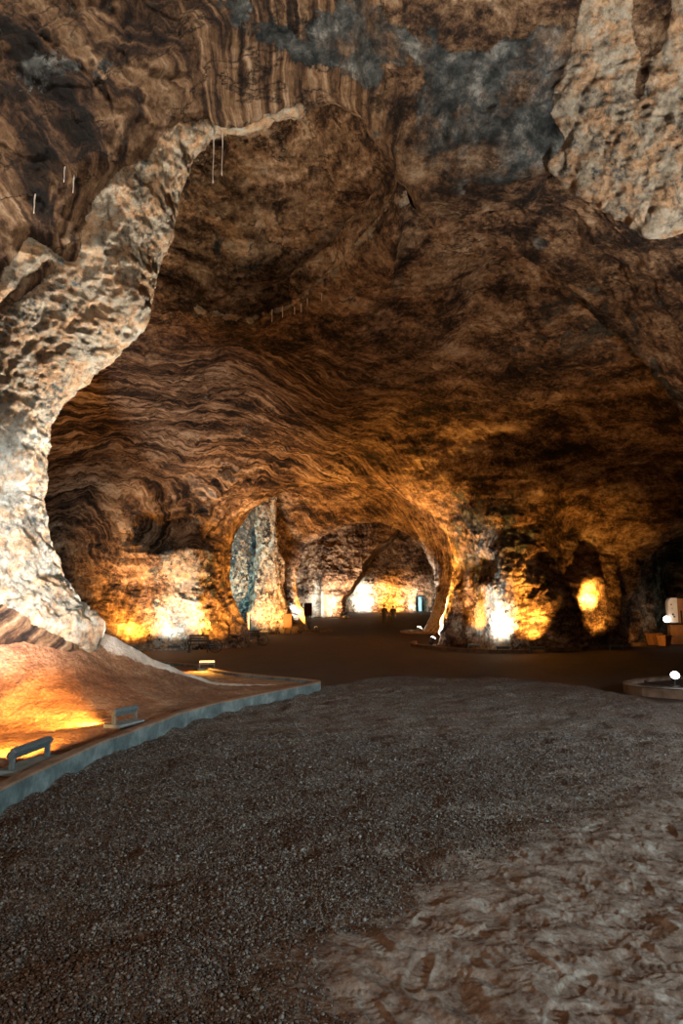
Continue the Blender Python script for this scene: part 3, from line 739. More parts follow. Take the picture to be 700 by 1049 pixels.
# ================================================================= drip column between alcove and inner arch
def column(loc_top, loc_bot, r0, r1, label):
    nu_, nv_ = 90, 220
    t = np.linspace(0, 1, nv_); a = np.linspace(0, 2*PI, nu_)
    Aa, Tt = np.meshgrid(a, t, indexing='ij')
    r = r0*(1-Tt)+r1*Tt**1.0; r = r0+(r1-r0)*Tt**2.2+.2*np.exp(-Tt*14)
    cx = loc_top[0]+(loc_bot[0]-loc_top[0])*Tt; cy = loc_top[1]+(loc_bot[1]-loc_top[1])*Tt; cz = loc_top[2]+(loc_bot[2]-loc_top[2])*Tt
    q = np.stack([np.cos(Aa), np.sin(Aa), Tt*1.3], -1).reshape(-1, 3)
    k = (1+.75*fbm(q*np.array([1, 1, 3.0]), 1.5, 4, 600)+.34*ridged(q*np.array([1, 1, .5]), 2.6, 4, 610)+.12*ridged(q*np.array([1, 1, 4]), 5, 3, 612)).reshape(r.shape)
    V = np.stack([cx+r*k*np.cos(Aa), cy+r*k*np.sin(Aa)*.8, cz], -1).reshape(-1, 3)
    V[-nv_:] = V[:nv_]
    o = grid_mesh('drip_column', V, nu_, nv_, {'crust': V[:, 0]*0+.52, 'grey': V[:, 0]*0, 'strat': V[:, 0]*0}, ROCK)
    tag(o, label, 'rock column')
T_ = P(273, 512, 41.5); B_ = P(277, 650, 41.5)
column((T_[0], 41.5, T_[2]+.5), (B_[0]-.05, 42.6, -.2), .46, 1.35, 'tall pale dripstone column beside the blue-lit alcove')

# stalactite straws
SALT = simple('salt_straw', (.72, .66, .58), .7, nscale=30)
def straw(px, y0, y1, Y, label, r=.012, group=None):
    a = P(px, y0, Y); b = P(px, y1, Y); n = 9
    bm = bmesh.new(); pts = []; rr = []
    for k in range(n):
        t = k/(n-1); pts.append((a[0]+.003*math.sin(k*1.7), a[1]+.003*math.cos(k*2.1), a[2]+(b[2]-a[2])*t)); rr.append(r*(1-.6*t)*(1+.2*math.sin(k*2.3)))
    tube(bm, pts, rr, 7)
    o = from_bm('stalactite', bm, SALT, smooth=True); tag(o, label, 'stalactite', group)
straw(220, 118, 188, 9.95, 'longer of the two thin salt straws hanging from the lip corner')
straw(229, 116, 180, 9.95, 'shorter thin salt straw right of the longest straw on the lip')

def hang(px, py, ln, A, Yg, dY, label, group, r=.012):
    V_ = A.reshape(-1, 3); qx_, qy_ = project(V_)
    m_ = (np.abs(qx_-px) < 3) & (np.abs(qy_-py) < 3) & (np.abs(V_[:, 1]-Yg) < dY)
    if not m_.any(): return
    k = V_[m_][np.argmin(V_[m_, 1])]
    bm = bmesh.new(); n = 7; L = ln/F*k[1]
    tube(bm, [(k[0]+.002*math.sin(j*1.9), k[1]+.002*math.cos(j), k[2]+.06-(L+.06)*j/(n-1)) for j in range(n)], [r*(1-.1*j) for j in range(n)], 6)
    tag(from_bm('stalactite', bm, SALT, smooth=True), label, 'stalactite', group)
for (px, py, ln) in [(281, 321, 12), (292, 318, 11), (299, 317, 8), (306, 314, 9), (316, 309, 8), (327, 303, 8)]:
    hang(px, py, ln, Amd, 15, 3, 'short pale salt straw in the row along the lower rim of the roof hollow', 'salt straws along the lower rim of the roof hollow', .022)
hang(38, 202, 22, And, 9, 4, 'hooked salt straw under the pale streak at the far left', None)
hang(69, 174, 18, And, 9, 4, 'thin salt straw on the brown rock left of the pillar top', None)
hang(77, 185, 18, And, 9, 4, 'lower of the salt straws on the brown rock left of the pillar top', None)

# ================================================================= lamps
METAL = simple('weathered_lamp_metal', (.16, .18, .18), .5, .3, 30, .3)
PLANK = simple('grey_base_board', (.20, .22, .215), .85, 0, 12, .3)
EM = {'o': emit('amber_lens', (1, .50, .12), 5), 'w': emit('white_lens', (.95, .98, 1), 30), 'c': emit('blue_white_lens', (.6, .92, 1), 20), 'off': simple('unlit_glass', (.12, .13, .13), .2)}
LC = {'o': ORANGE, 'w': WHITE, 'c': CYAN}
def aim(o, tgt):
    d = Vector(tgt)-Vector(o.location); o.rotation_euler = d.to_track_quat('-Z', 'Y').to_euler()
def spot(loc, tgt, col, power, size=100, blend=.8, r=.06):
    l = bpy.data.lights.new('spot_light', 'SPOT'); l.energy = power; l.color = col; l.spot_size = math.radians(size); l.spot_blend = blend; l.shadow_soft_size = r
    o = bpy.data.objects.new('spot_light', l); COL.objects.link(o); o.location = loc; aim(o, tgt); return o
def area(loc, tgt, col, power, sx, sy=None):
    l = bpy.data.lights.new('area_light', 'AREA'); l.energy = power; l.color = col; l.shape = 'RECTANGLE'; l.size = sx; l.size_y = sy or sx
    o = bpy.data.objects.new('area_light', l); COL.objects.link(o); o.location = loc; aim(o, tgt); return o
def washer(loc, rz, L, lens, label, base=True, tilt=.6, group=None):
    """long LED bar on two brackets over a base board; local +Y is the throwing side"""
    t = empty('linear_floodlight', loc, rz, label, 'floodlight', group)
    bm = bmesh.new(); R = Matrix.Rotation(tilt, 3, 'X')
    box(bm, (0, 0, .17), (L, .09, .055), R, .008)
    for k in range(5): box(bm, (0, -.03, .155+.012*k), (L*.96, .012, .004), R)
    from_bm('housing', bm, METAL, t)
    bm = bmesh.new(); n = R @ Vector((0, 0, 1)); c = Vector((0, 0, .17))+n*.031
    box(bm, c, (L*.94, .07, .008), R); from_bm('lens', bm, EM[lens], t)
    for s in (-1, 1):
        bm = bmesh.new(); box(bm, (s*L*.46, 0, .10), (.02, .05, .14), None, .003); box(bm, (s*L*.46, .03, .035), (.03, .12, .015), None, .003); from_bm('bracket', bm, METAL, t)
    if base:
        bm = bmesh.new(); box(bm, (0, 0, .02), (L*1.12, .24, .045), None, .008); from_bm('base_board', bm, PLANK, t)
    return t
def spotlamp(loc, tgt, lens, label, r=.07):
    t = empty('spotlight', loc, 0, label, 'spotlight')
    d = (Vector(tgt)-Vector(loc)).normalized(); q = d.to_track_quat('Z', 'Y').to_matrix()
    c = Vector((0, 0, .16))
    bm = bmesh.new(); bmesh.ops.create_cone(bm, cap_ends=True, segments=20, radius1=r*.75, radius2=r*1.1, depth=r*1.8)
    bmesh.ops.rotate(bm, matrix=q, verts=bm.verts); bmesh.ops.translate(bm, vec=c, verts=bm.verts); from_bm('lamp_housing', bm, METAL, t)
    bm = bmesh.new(); bmesh.ops.create_uvsphere(bm, u_segments=16, v_segments=8, radius=r*.98); bmesh.ops.scale(bm, vec=(1, 1, .5), verts=bm.verts)
    bmesh.ops.rotate(bm, matrix=q, verts=bm.verts); bmesh.ops.translate(bm, vec=c+(q @ Vector((0, 0, r*.95))), verts=bm.verts); from_bm('lens', bm, EM[lens], t, True)
    bm = bmesh.new(); tube(bm, [(0, 0, 0), (0, 0, .12)], .012); box(bm, (0, 0, .005), (.12, .12, .01)); from_bm('stake', bm, METAL, t)
    return t
G = .10
# two bars on the dirt strip by the near curb (seen from behind, throwing amber on the mound)
ang = math.atan2(2.0, .35)
x1, y1 = -2.78, 6.35
washer((x1, y1, G), math.radians(84), .62, 'off', 'nearest grey floodlight bar on its board, cut by the left frame edge', tilt=-.9)
x2, y2 = -2.63, 8.55
washer((x2, y2, G), math.radians(68), .42, 'off', 'small grey floodlight bar on a board behind the curb, by amber-lit dirt', tilt=-.9)
# lit amber bar beyond the mound
x3, y3 = P(212, 686, 16)[0], 16.0
washer((x3, y3, .10), math.radians(10), .36, 'o', 'glowing amber floodlight bar on the dirt beyond the salt ridge', tilt=.35)

xk = lambda px, Y: (px-350)/F*Y/.9902
WV = np.concatenate([Amd.reshape(-1, 3), Agd.reshape(-1, 3), np.stack([GXf, GYf, GZf], -1)])
WV = WV[(WV[:, 2] > .0) & (WV[:, 2] < 2.4)]
WPX, WPY = project(WV)
def wall_at(px, Yg):
    """nearest rock face standing near distance Yg in the direction of column px"""
    m = (np.abs(WPX-px) < 9) & (np.abs(WV[:, 1]-Yg) < max(3, .06*Yg))
    return float(np.percentile(WV[m, 1], 3)) if m.any() else Yg
def wall_light(px, Y, base, kind, power, tpx, tpy, tY, label, size=110, L=.45, rz=0, dz=.25, show=True, d=.75):
    Yw = wall_at(px, tY); Y = Yw-d
    x = (px-350)/F*Y/.9902; z = float(floor_z(np.array([Y*1.0]))[0])
    if show: washer((x, Y, z), rz, L, kind, label, base=False, tilt=-1.0)
    spot((x, Y, z+dz), P(tpx, tpy, Yw+.1), LC[kind], power, size, .9, .08)
GR_L = 'floodlights along the left back wall'; GR_R = 'floodlights along the right back wall'
# left back wall
wall_light(138, 24.0, 0, 'o', 1900, 140, 628, 25.2, 'amber floodlight bar at the far left of the back wall, under the leftmost glow')
wall_light(183, 24.0, 0, 'w', 1300, 182, 615, 25.4, 'white floodlight bar lighting the pale rock beside the wheeled bench', 120, dz=.2)
wall_light(222, 24.6, 0, 'o', 1500, 221, 628, 25.8, 'amber floodlight bar behind the wheel of the wheeled bench', d=.7)
# blue alcove
washer((xk(247, 33.2), 33.2, 0), 0, .35, 'c', 'small blue-white floodlight bar at the foot of the alcove post', False, -.25)
spot((xk(247, 33.2), 33.4, .3), P(226, 590, 41), CYAN, 4500, 60, .6)
spot((xk(236, 36), 36.5, .3), P(222, 560, 42), CYAN, 2500, 75, .7)
spot((xk(262, 36), 36.5, 2.5), P(274, 530, 42), CYAN, 700, 28)
# column and inner arch, left foot
washer((xk(272, 39.6), 39.6, 0), 0, .45, 'o', 'amber floodlight bar before the dripstone column', False, -.25)
spot((xk(272, 39.6), 39.7, .3), P(280, 600, 42.6), (1, .62, .30), 1300, 100)
spot((xk(290, 38.5), 38.6, .3), P(290, 590, 43.5), ORANGE, 1600, 80)
wall_light(290, 43.4, 0, 'o', 4200, 290, 605, 46, 'amber floodlight bar under the brown panel by the inner arch', 130, d=1.5)
wall_light(303, 44.8, 0, 'w', 2400, 308, 625, 47, '', 70, show=False)
# far hall
for (px, Y, k, p, tpx, tpy, tY, lab) in [
    (326, 73.2, 'w', 1700, 326, 610, 76, 'white floodlight bar before the leftmost bright patch of the far hall'),
    (340, 73.2, 'w', 1700, 339, 612, 76, 'white floodlight bar before the second bright patch of the far hall'),
    (346.5, 73.6, 'o', 2500, 349, 612, 76, 'amber floodlight bar at the slanting rock edge of the far hall'),
    (372, 85.5, 'w', 3000, 373, 612, 89, 'white floodlight bar at the end wall, left of the two visitors'),
    (394, 86.0, 'o', 3600, 394, 613, 89, 'amber floodlight bar at the end wall, behind the two visitors'),
    (412, 86.0, 'o', 3200, 412, 612, 89, 'amber floodlight bar at the end wall, right of the two visitors'),
    (424, 86.2, 'w', 1500, 424, 614, 89, 'white floodlight bar at the end wall, next to the small dark tunnel')]:
    wall_light(px, Y, 0, k, p, tpx, tpy, tY, lab, 115, 1.0, dz=.4, d=2.2)
spot((10.4, 90.5, 2.0), (11.2, 96, 2.4), CYAN, 300, 120)
# right buttress of the big arch
wall_light(482, 23.9, 0, 'o', 1500, 478, 615, 26.5, 'amber floodlight bar on the curb, left of the white-lit niche', 85)
wall_light(511, 23.3, 0, 'w', 1500, 508, 640, 25, 'white floodlight bar under the white-lit niche of the right buttress', 85)
wall_light(545, 24.4, 0, 'o', 3200, 540, 634, 26, 'amber floodlight bar right of the white-lit niche', 80, .6, .25)
wall_light(624, 26.2, 0, 'o', 900, 612, 612, 29, 'amber floodlight bar below the brightest round glow on the right wall', 85, .6, .35, d=1.4)
wall_light(604, 26.2, 0, 'o', 22000, 603, 617, 28, '', 26, show=False, d=1.6, dz=1.2)

# round spot lamps inside the curb ovals
def lamp_at(px, Y, kind, tgt, power, label, r=.09, size=80):
    x = (px-350)/F*Y/.9902; z = float(floor_z(np.array([Y*1.0]))[0])
    spotlamp((x, Y, z), tgt, kind, label, r)
    d = (Vector(tgt)-Vector((x, Y, z+.16))).normalized()
    spot(tuple(Vector((x, Y, z+.18))+d*.22), tgt, LC[kind], power, size)
lamp_at(440, 28.9, 'w', P(462, 620, 30), 5000, 'white spotlight inside the curb at the right foot of the big arch', .13)
lamp_at(427, 43.6, 'w', P(446, 615, 44.5), 7000, 'white spotlight inside the oval curb at the inner arch right foot', .16)
lamp_at(325, 45.6, 'o', P(310, 610, 47.5), 4000, 'amber spotlight inside the oval curb at the inner arch left foot', .13)
lamp_at(354.5, 73.5, 'o', P(356, 600, 78), 150, 'tiny amber spotlight inside the farthest oval curb', .15)
xI = (680-350)/F*12.9/.99
spotlamp((xI, 12.9, .09), (4.0, 6.0, 5.0), 'w', 'bright white spotlight in the right island bed', .075)
spot((xI-.06, 12.75, .42), (4.5, 7, 5), WHITE, 90, 120)
bm = bmesh.new(); box(bm, (0, 0, .06), (.17, .12, .12), Matrix.Rotation(.3, 3, 'Z'), .01)
JB = empty('junction_box', (6.25, 12.25, .09), 0, 'small pale junction box beside the island spotlight', 'box')
from_bm('box_body', bm, simple('pale_box_plastic', (.45, .36, .27), .6), JB)
bm = bmesh.new(); tube(bm, [(.09, 0, .05), (.22, .05, .02), (.3, .25, .01), (.15, .5, .02)], .012); from_bm('cable', bm, METAL, JB)

# white wash on the pillar from behind the salt ridge; amber from the dirt-strip bars
spot((-2.95, 12.95, .32), (-5.0, 10.8, 2.6), (.97, .95, .94), 3600, 120, .7, .12)
spot((-3.7, 5.9, .5), (-4.85, 11.0, 2.5), (.93, .96, 1.0), 7000, 46, 1.0, .2)  # added fill out of view at the left, brightens the pillar's lower edge
spot((-2.6, 12.9, .35), (-3.6, 10.6, 7), (1, .80, .56), 3000, 80, .8, .12)
spot((x1-.15, y1+.25, .36), (-4.4, 8.7, .1), ORANGE, 800, 95, .8, .06)
spot((x2-.18, y2-.02, .34), (-4.8, 9.0, .0), ORANGE, 800, 100, .8, .05)
spot((x3-.05, y3-.1, .35), (-3.4, 14.2, .1), ORANGE, 160, 130, .8, .05)

# amber fill spots added without fixtures behind the pillar, beyond the right frame edge and inside the arch feet
spot((-8.3, 16.5, .5), (-3, 18, 8), (1, .45, .12), 1500, 120, .9, .25)
spot((11.2, 17.5, .5), (4, 18, 8), (1, .46, .13), 650, 120, .9, .25)
spot((-6.5, 31.5, .4), (1, 38, 9), (1, .46, .12), 6500, 120, .9, .25)
spot((3.6, 29.6, .3), (4.4, 30, 6), ORANGE, 7000, 120, .9, .15)
spot((4.6, 36.5, .3), (2.0, 38.5, 8), ORANGE, 4500, 130, .9, .15)
spot((-3.0, 27.0, .3), (-3.2, 27.6, 6), ORANGE, 2500, 100, .9, .15)
spot((8.5, 60, .5), (1, 66, 11), (1, .45, .11), 2600, 130, .9, .25)
spot((-8.5, 60, .5), (1, 70, 11), (1, .45, .11), 2600, 130, .9, .25)

# near hall: fill spots added out of view, most at floor level and throwing steeply up at the roof before the lip
spot((7.6, 5.0, .5), (5.3, 7.2, 9.6), (1.0, .90, .80), 8200, 72, 1.0, .3)
spot((-4.7, 4.0, .5), (-2.9, 6.7, 9.0), (1.0, .86, .72), 4600, 74, 1.0, .3)
spot((1.5, 1.2, .4), (1.2, 5.2, 10.3), (.98, .92, .86), 2700, 52, 1.0, .3)
spot((9.5, 4.5, 3.2), (3.2, 10.5, 0), (.86, .94, .98), 2000, 75, 1.0, .25)  # added high fill, aimed down at the middle floor
spot((8.2, 8.6, .5), (5.6, 14.0, 8.6), (1.0, .88, .76), 1500, 62, 1.0, .3)
# cool raking lamp on the floor from the right rear
spot((8.5, -3.5, 2.9), (2.2, 5.2, 0), (.62, .90, 1.0), 7000, 54, 1.0, .2)
spot((-3.0, -6, 5.0), (1.0, 6, 0), (1.0, .68, .46), 2300, 50, 1.0, .5)

# ================================================================= wheeled benches
WOOD = simple('dark_cart_wood', (.10, .055, .032), .7, 0, 14, .35); IRON = simple('dark_iron', (.03, .028, .026), .5, .6)
def bench(loc, rz, label, wr=.30):
    t = empty('wagon_bench', loc, rz, label, 'bench')
    bm = bmesh.new()
    for k in range(4): box(bm, (0, -.12+.1*k, .40), (.95, .085, .03), None, .004)
    from_bm('seat', bm, WOOD, t)
    bm = bmesh.new()
    for k in range(3): box(bm, (0, .24+.02*k, .55+.12*k), (.95, .025, .09), Matrix.Rotation(-.15, 3, 'X'), .004)
    for s in (-1, 1): box(bm, (s*.40, .27, .58), (.05, .03, .46), Matrix.Rotation(-.15, 3, 'X'))
    from_bm('backrest', bm, WOOD, t)
    for sx in (-1, 1):
        for sy in (-.12, .2):
            if sx == 1 and sy < 0: continue
            bm = bmesh.new(); box(bm, (sx*.42, sy, .19), (.06, .06, .4), None, .005); from_bm('leg', bm, WOOD, t)
    for sx in (-1, 1):
        bm = bmesh.new(); box(bm, (sx*.45, .04, .60), (.06, .42, .035), None, .005); box(bm, (sx*.45, -.14, .5), (.05, .05, .2)); from_bm('armrest', bm, WOOD, t)
    for sy in (-.2,):
        w = bmesh.new(); c = Vector((.50+wr, sy, wr))
        tube(w, [c+Vector((wr*.94*math.cos(a*PI/16), 0, wr*.94*math.sin(a*PI/16))) for a in range(32)], .024, 6, True)
        wo = from_bm('wheel', w, IRON, t, True)
        h = bmesh.new(); tube(h, [c-Vector((0, .06, 0)), c+Vector((0, .06, 0))], .05, 12); from_bm('hub', h, WOOD, wo)
        for k in range(10):
            s = bmesh.new(); a = k*PI/5; tube(s, [c, c+Vector((wr*.93*math.cos(a), 0, wr*.93*math.sin(a)))], .012, 5); from_bm('spoke', s, WOOD, wo)
    bm = bmesh.new(); tube(bm, [(.4, -.2, wr), (.5+wr, -.2, wr)], .022); from_bm('axle', bm, IRON, t)
    return t
bx = xk(207, 23.9); BN = bench((bx, 23.9, 0), .05, 'dark wooden bench with a spoked wagon wheel before the white-lit wall', .34); BN.scale = (.72,)*3
bx = xk(259, 28.6); BN = bench((bx, 28.6, 0), -.15, 'dark wagon-wheel bench by the post at the left foot of the big arch', .32); BN.scale = (.72,)*3
# alcove post
bm = bmesh.new(); tube(bm, [(0, 0, 0), (0, 0, 1.25)], .055, 12); box(bm, (0, 0, 1.27), (.13, .13, .05), None, .01); box(bm, (0, 0, .02), (.22, .22, .04))
px_ = P(255, 655, 32.4); PO = empty('post', (px_[0], 32.4, 0), 0, 'slim pale post in front of the blue-lit alcove', 'post')
from_bm('shaft', bm, simple('pale_post_paint', (.55, .46, .36), .6), PO)
# information panels
PANEL = simple('brown_panel', (.13, .05, .035), .55, 0, 10, .2)
def panel(px, Y, z0, z1, w, label):
    x = (px-350)/F*Y/.9902
    t = empty('information_board', (x, Y, 0), .08, label, 'board')
    bm = bmesh.new(); box(bm, (0, 0, (z0+z1)/2), (w, .05, z1-z0), None, .01); from_bm('panel', bm, PANEL, t)
    bm = bmesh.new(); h = .04
    for s in (-1, 1): box(bm, (s*w/2, -.01, (z0+z1)/2), (h, .07, z1-z0+h))
    for z in (z0, z1): box(bm, (0, -.01, z), (w+h, .07, h))
    from_bm('frame', bm, WOOD, t)
    for s in (-1, 1):
        bm = bmesh.new(); box(bm, (s*w*.42, .05, z1/2), (.05, .05, z1)); from_bm('leg', bm, WOOD, t)
panel(296, 40.6, .42, 1.18, .42, 'brown information board standing before the amber-lit foot of the inner arch')
panel(316.5, 57, .95, 1.95, .60, 'brown information board seen through the inner arch, at its left edge')
# short bollard next to the second board
bm = bmesh.new(); tube(bm, [(0, 0, 0), (0, 0, .5), (0, 0, .56)], [.09, .09, .05], 14); q = from_bm('bollard', bm, simple('grey_bollard', (.25, .28, .28), .5), None, True)
q.location = ((318.5-350)/F*51/.99, 51, 0); tag(q, 'short grey bollard just inside the inner arch, left side', 'bollard')
bm = bmesh.new(); box(bm, (0, 0, 1.0), (.5, .4, 2.0), None, .08); box(bm, (0, 0, 2.2), (.7, .5, .5), None, .12)
q = from_bm('stone_figure', bm, simple('pale_stone', (.5, .55, .55), .8, 0, 6, .4, .6)); q.location = (10.6, 93.2, 1.15)
tag(q, 'pale blue-lit block standing in the small dark tunnel of the end wall', 'stone')

# ================================================================= planters and kiosk
PLW = simple('planter_wood', (.30, .15, .07), .75, 0, 9, .3)
def planter(loc, rz, label, s=.5):
    t = empty('planter', loc, rz, label, 'planter')
    bm = bmesh.new(); bmesh.ops.create_cone(bm, cap_ends=False, segments=4, radius1=s*.56, radius2=s*.72, depth=s*1.0)
    bmesh.ops.rotate(bm, matrix=Matrix.Rotation(PI/4, 3, 'Z'), verts=bm.verts); bmesh.ops.translate(bm, vec=(0, 0, s*.5), verts=bm.verts)
    bmesh.ops.create_cone(bm, cap_ends=True, segments=4, radius1=s*.52, radius2=s*.52, depth=.02, matrix=Matrix.Translation((0, 0, .05)) @ Matrix.Rotation(PI/4, 4, 'Z'))
    from_bm('box_body', bm, PLW, t)
    bm = bmesh.new(); w = s*.72*math.sqrt(2)/2
    for k in range(4): box(bm, Matrix.Rotation(k*PI/2, 3, 'Z') @ Vector((w-.01, 0, s)), (.05, 2*w+.04, .05) if k % 2 == 0 else (2*w+.04, .05, .05), None, .005)
    from_bm('rim', bm, PLW, t)
    bm = bmesh.new(); bmesh.ops.create_grid(bm, x_segments=8, y_segments=8, size=w*.95)
    for v in bm.verts: v.co.z = s*.9+rng.uniform(-.02, .02)
    from_bm('soil', bm, SOIL, t)
planter((xk(662, 29.0), 29.0, 0), .25, 'tapered amber-lit wooden planter box by the end of the right wall', .46)
planter((xk(672.5, 28.3), 28.3, 0), .5, 'dark tapered planter box between the lit planter and the kiosk', .40)
KWH = simple('white_kiosk_panel', (.80, .76, .70), .5, 0, 3, .08); KBR = simple('brown_kiosk_panel', (.33, .17, .08), .6, 0, 5, .2); KDK = simple('dark_kiosk_trim', (.02, .018, .016), .5)
K = empty('kiosk', (xk(690, 29.5), 29.5, 0), -.25, 'tall kiosk with white rounded side and brown slotted front at the right edge', 'kiosk')
bm = bmesh.new(); box(bm, (0, 0, .45), (1.15, .8, .9), None, .03); from_bm('base_cabinet', bm, KBR, K)
bm = bmesh.new(); box(bm, (0, 0, .92), (1.3, .9, .06), None, .01); from_bm('counter', bm, KDK, K)
bm = bmesh.new()
n = 14; prof = []
for k in range(n+1): a = PI/2*k/n; prof.append((-.50-.13*math.sin(a)*1.0+.0, 1.0+.9*1-.0))
pr = [(-.30, .98), (-.58, .98)] + [(-.62+.20*(1-math.cos(a)), 1.0+.75+.35*math.sin(a)) for a in [PI/2*k/10 for k in range(11)]] + [(-.12, 2.10), (-.12, 1.0)]
v1 = [bm.verts.new((x, -.33, z)) for x, z in pr]; v2 = [bm.verts.new((x, .33, z)) for x, z in pr]
bm.faces.new(v1); bm.faces.new(v2[::-1])
for i in range(len(pr)): j = (i+1) % len(pr); bm.faces.new((v1[i], v2[i], v2[j], v1[j]))
so = from_bm('side_panel', bm, KWH, K)
for (x, z, r) in [(-.44, 1.80, .035), (-.40, 1.62, .02), (-.38, 1.35, .05), (-.32, 1.25, .045)]:
    b2 = bmesh.new(); tube(b2, [(x, -.345, z), (x, -.325, z)], r, 12); from_bm('hole', b2, KDK, so)
bm = bmesh.new(); box(bm, (.22, 0, 1.52), (.66, .62, 1.14), None, .06); from_bm('front_panel', bm, KBR, K)
bm = bmesh.new(); box(bm, (.06, -.315, 1.22), (.09, .02, .62), None, .004); from_bm('slot', bm, KDK, K)
bm = bmesh.new(); box(bm, (.05, 0, 2.13), (1.2, .75, .06), None, .02); from_bm('roof', bm, KDK, K)
K.scale = (.74, .85, .93); K.location.x = xk(688.5, 29.5)
spot((xk(645, 27), 27.2, .5), (xk(664, 29), 29.0, .3), ORANGE, 90, 70)
# globe lamps on the counter
def globe(loc, r, s, label, col):
    bm = bmesh.new(); bmesh.ops.create_uvsphere(bm, u_segments=20, v_segments=12, radius=r); bmesh.ops.translate(bm, vec=(0, 0, r+.03), verts=bm.verts)
    t = empty('globe_lamp', loc, 0, label, 'lamp'); from_bm('globe', bm, emit('globe_'+str(s), col, s), t, True)
    bm = bmesh.new(); tube(bm, [(0, 0, 0), (0, 0, .05)], [r*.6, r*.5], 14); from_bm('lamp_base', bm, KDK, t)
globe((xk(676, 29.3), 29.3, .885), .14, 6, 'white round lamp on the kiosk counter, left end', (1, .97, .92))
globe((xk(701, 31.5), 31.5, .98), .14, 8, 'blue-white lamp beyond the kiosk at the frame edge', (.5, .9, 1))
T2 = empty('table', (xk(703, 31.5), 31.5, 0), 0, 'brown table beyond the kiosk at the right frame edge', 'table')
bm = bmesh.new(); box(bm, (0, 0, .94), (1.5, .7, .06), None, .01); from_bm('tabletop', bm, KBR, T2)
for sx in (-1, 1):
    for sy in (-1, 1):
        bm = bmesh.new(); box(bm, (sx*.66, sy*.28, .46), (.07, .07, .92), None, .005); from_bm('leg', bm, KBR, T2)
spot((xk(655, 26.5), 26.3, 1.9), (xk(690, 29.5), 29.5, 1.1), (1, .55, .22), 140, 46)
spot((xk(668, 28.7), 28.3, 2.3), (xk(682, 29.3), 29.4, 1.6), (1, .93, .8), 16, 60)

# ================================================================= two visitors walking away
def mat_cloth(name, c): return simple(name, c, .85, 0, 30, .2)
SKIN = simple('skin', (.35, .2, .13), .6, 0, 8, .1)
def person(loc, rz, label, cj, ct, ch, hold):
    t = empty('person', loc, rz, label, 'person')
    # local +Y is the walking direction (away from the viewer)
    J = {'pel': (0, 0, .95), 'spi': (0, .01, 1.15), 'che': (0, .0, 1.36), 'nek': (0, .01, 1.50), 'hd0': (0, .03, 1.57), 'hd1': (0, .035, 1.66), 'hd2': (0, .03, 1.74)}
    R_ = {'pel': .145, 'spi': .13, 'che': .155, 'nek': .058, 'hd0': .075, 'hd1': .10, 'hd2': .075}
    E_ = [('pel', 'spi'), ('spi', 'che'), ('che', 'nek'), ('nek', 'hd0'), ('hd0', 'hd1'), ('hd1', 'hd2')]
    for s, nm in ((-1, 'l'), (1, 'r')):
        st = .14*s
        J[nm+'hip'] = (s*.09, 0, .88); J[nm+'kne'] = (s*.10, st*.7+.03, .49); J[nm+'ank'] = (s*.10, st, .09); J[nm+'toe'] = (s*.115, st+.15, .04)
        J[nm+'sho'] = (s*.17, 0, 1.42); J[nm+'elb'] = (s*.25, -st*.5-.02, 1.15); J[nm+'wri'] = (s*(.27), -st*.6+.08, .92); J[nm+'pal'] = (s*.27, -st*.6+.10, .85)
        for k, r in (('hip', .095), ('kne', .062), ('ank', .045), ('toe', .035), ('sho', .068), ('elb', .046), ('wri', .030), ('pal', .028)): R_[nm+k] = r
        E_ += [('pel', nm+'hip'), (nm+'hip', nm+'kne'), (nm+'kne', nm+'ank'), (nm+'ank', nm+'toe'), ('che', nm+'sho'), (nm+'sho', nm+'elb'), (nm+'elb', nm+'wri'), (nm+'wri', nm+'pal')]
        for f in range(5):
            dx = (-.028+.014*f)
            if f == 4: a = (s*.27, J[nm+'pal'][1]+.03, .87); b = (s*.265, a[1]+.03, .83)
            else: a = (s*.27, J[nm+'pal'][1]+dx, .80); b = (s*.262, a[1]+.012, .755-.006*abs(f-1.5))
            J[nm+'f%da' % f] = a; J[nm+'f%db' % f] = b; R_[nm+'f%da' % f] = .0095; R_[nm+'f%db' % f] = .0075
            E_ += [(nm+'pal', nm+'f%da' % f), (nm+'f%da' % f, nm+'f%db' % f)]
    def skin(name, keys, grow, mat, parent, sub=2):
        ks = [k for k in J if k in keys]; idx = {k: i for i, k in enumerate(ks)}
        es = [(idx[a], idx[b]) for a, b in E_ if a in idx and b in idx]
        me = bpy.data.meshes.new(name); me.from_pydata([J[k] for k in ks], es, [])
        o = bpy.data.objects.new(name, me); COL.objects.link(o); o.parent = parent
        me.materials.append(mat)
        md = o.modifiers.new('Skin', 'SKIN'); md.use_smooth_shade = True
        if not me.skin_vertices: 
            me.attributes.new('skin_dummy', 'FLOAT', 'POINT')
        sv = me.skin_vertices[0].data if me.skin_vertices else None
        if sv:
            for k, i in idx.items():
                r = R_[k]+grow; ry = r*(.72 if k in ('pel', 'spi', 'che') else 1); sv[i].radius = (r, ry); sv[i].use_root = (i == 0)
        o.modifiers.new('Sub', 'SUBSURF').render_levels = sub
        return o
    return t, J, R_, E_
def tapered(bm, pts, rad, seg=14, flat=None):
    n = len(pts); rings = []
    for i in range(n):
        p = Vector(pts[i]); a = Vector(pts[max(i-1, 0)]); b = Vector(pts[min(i+1, n-1)]); tt = (b-a).normalized()
        s1 = Vector((1, 0, 0))-tt*tt.x; s1.normalize(); s2 = tt.cross(s1)
        fl = flat[i] if flat else 1
        rings.append([bm.verts.new(p+s1*rad[i]*math.cos(2*PI*k/seg)+s2*rad[i]*fl*math.sin(2*PI*k/seg)) for k in range(seg)])
    for i in range(n-1):
        for k in range(seg): bm.faces.new((rings[i][k], rings[i][(k+1) % seg], rings[i+1][(k+1) % seg], rings[i+1][k]))
    bm.faces.new(rings[0][::-1]); bm.faces.new(rings[-1])
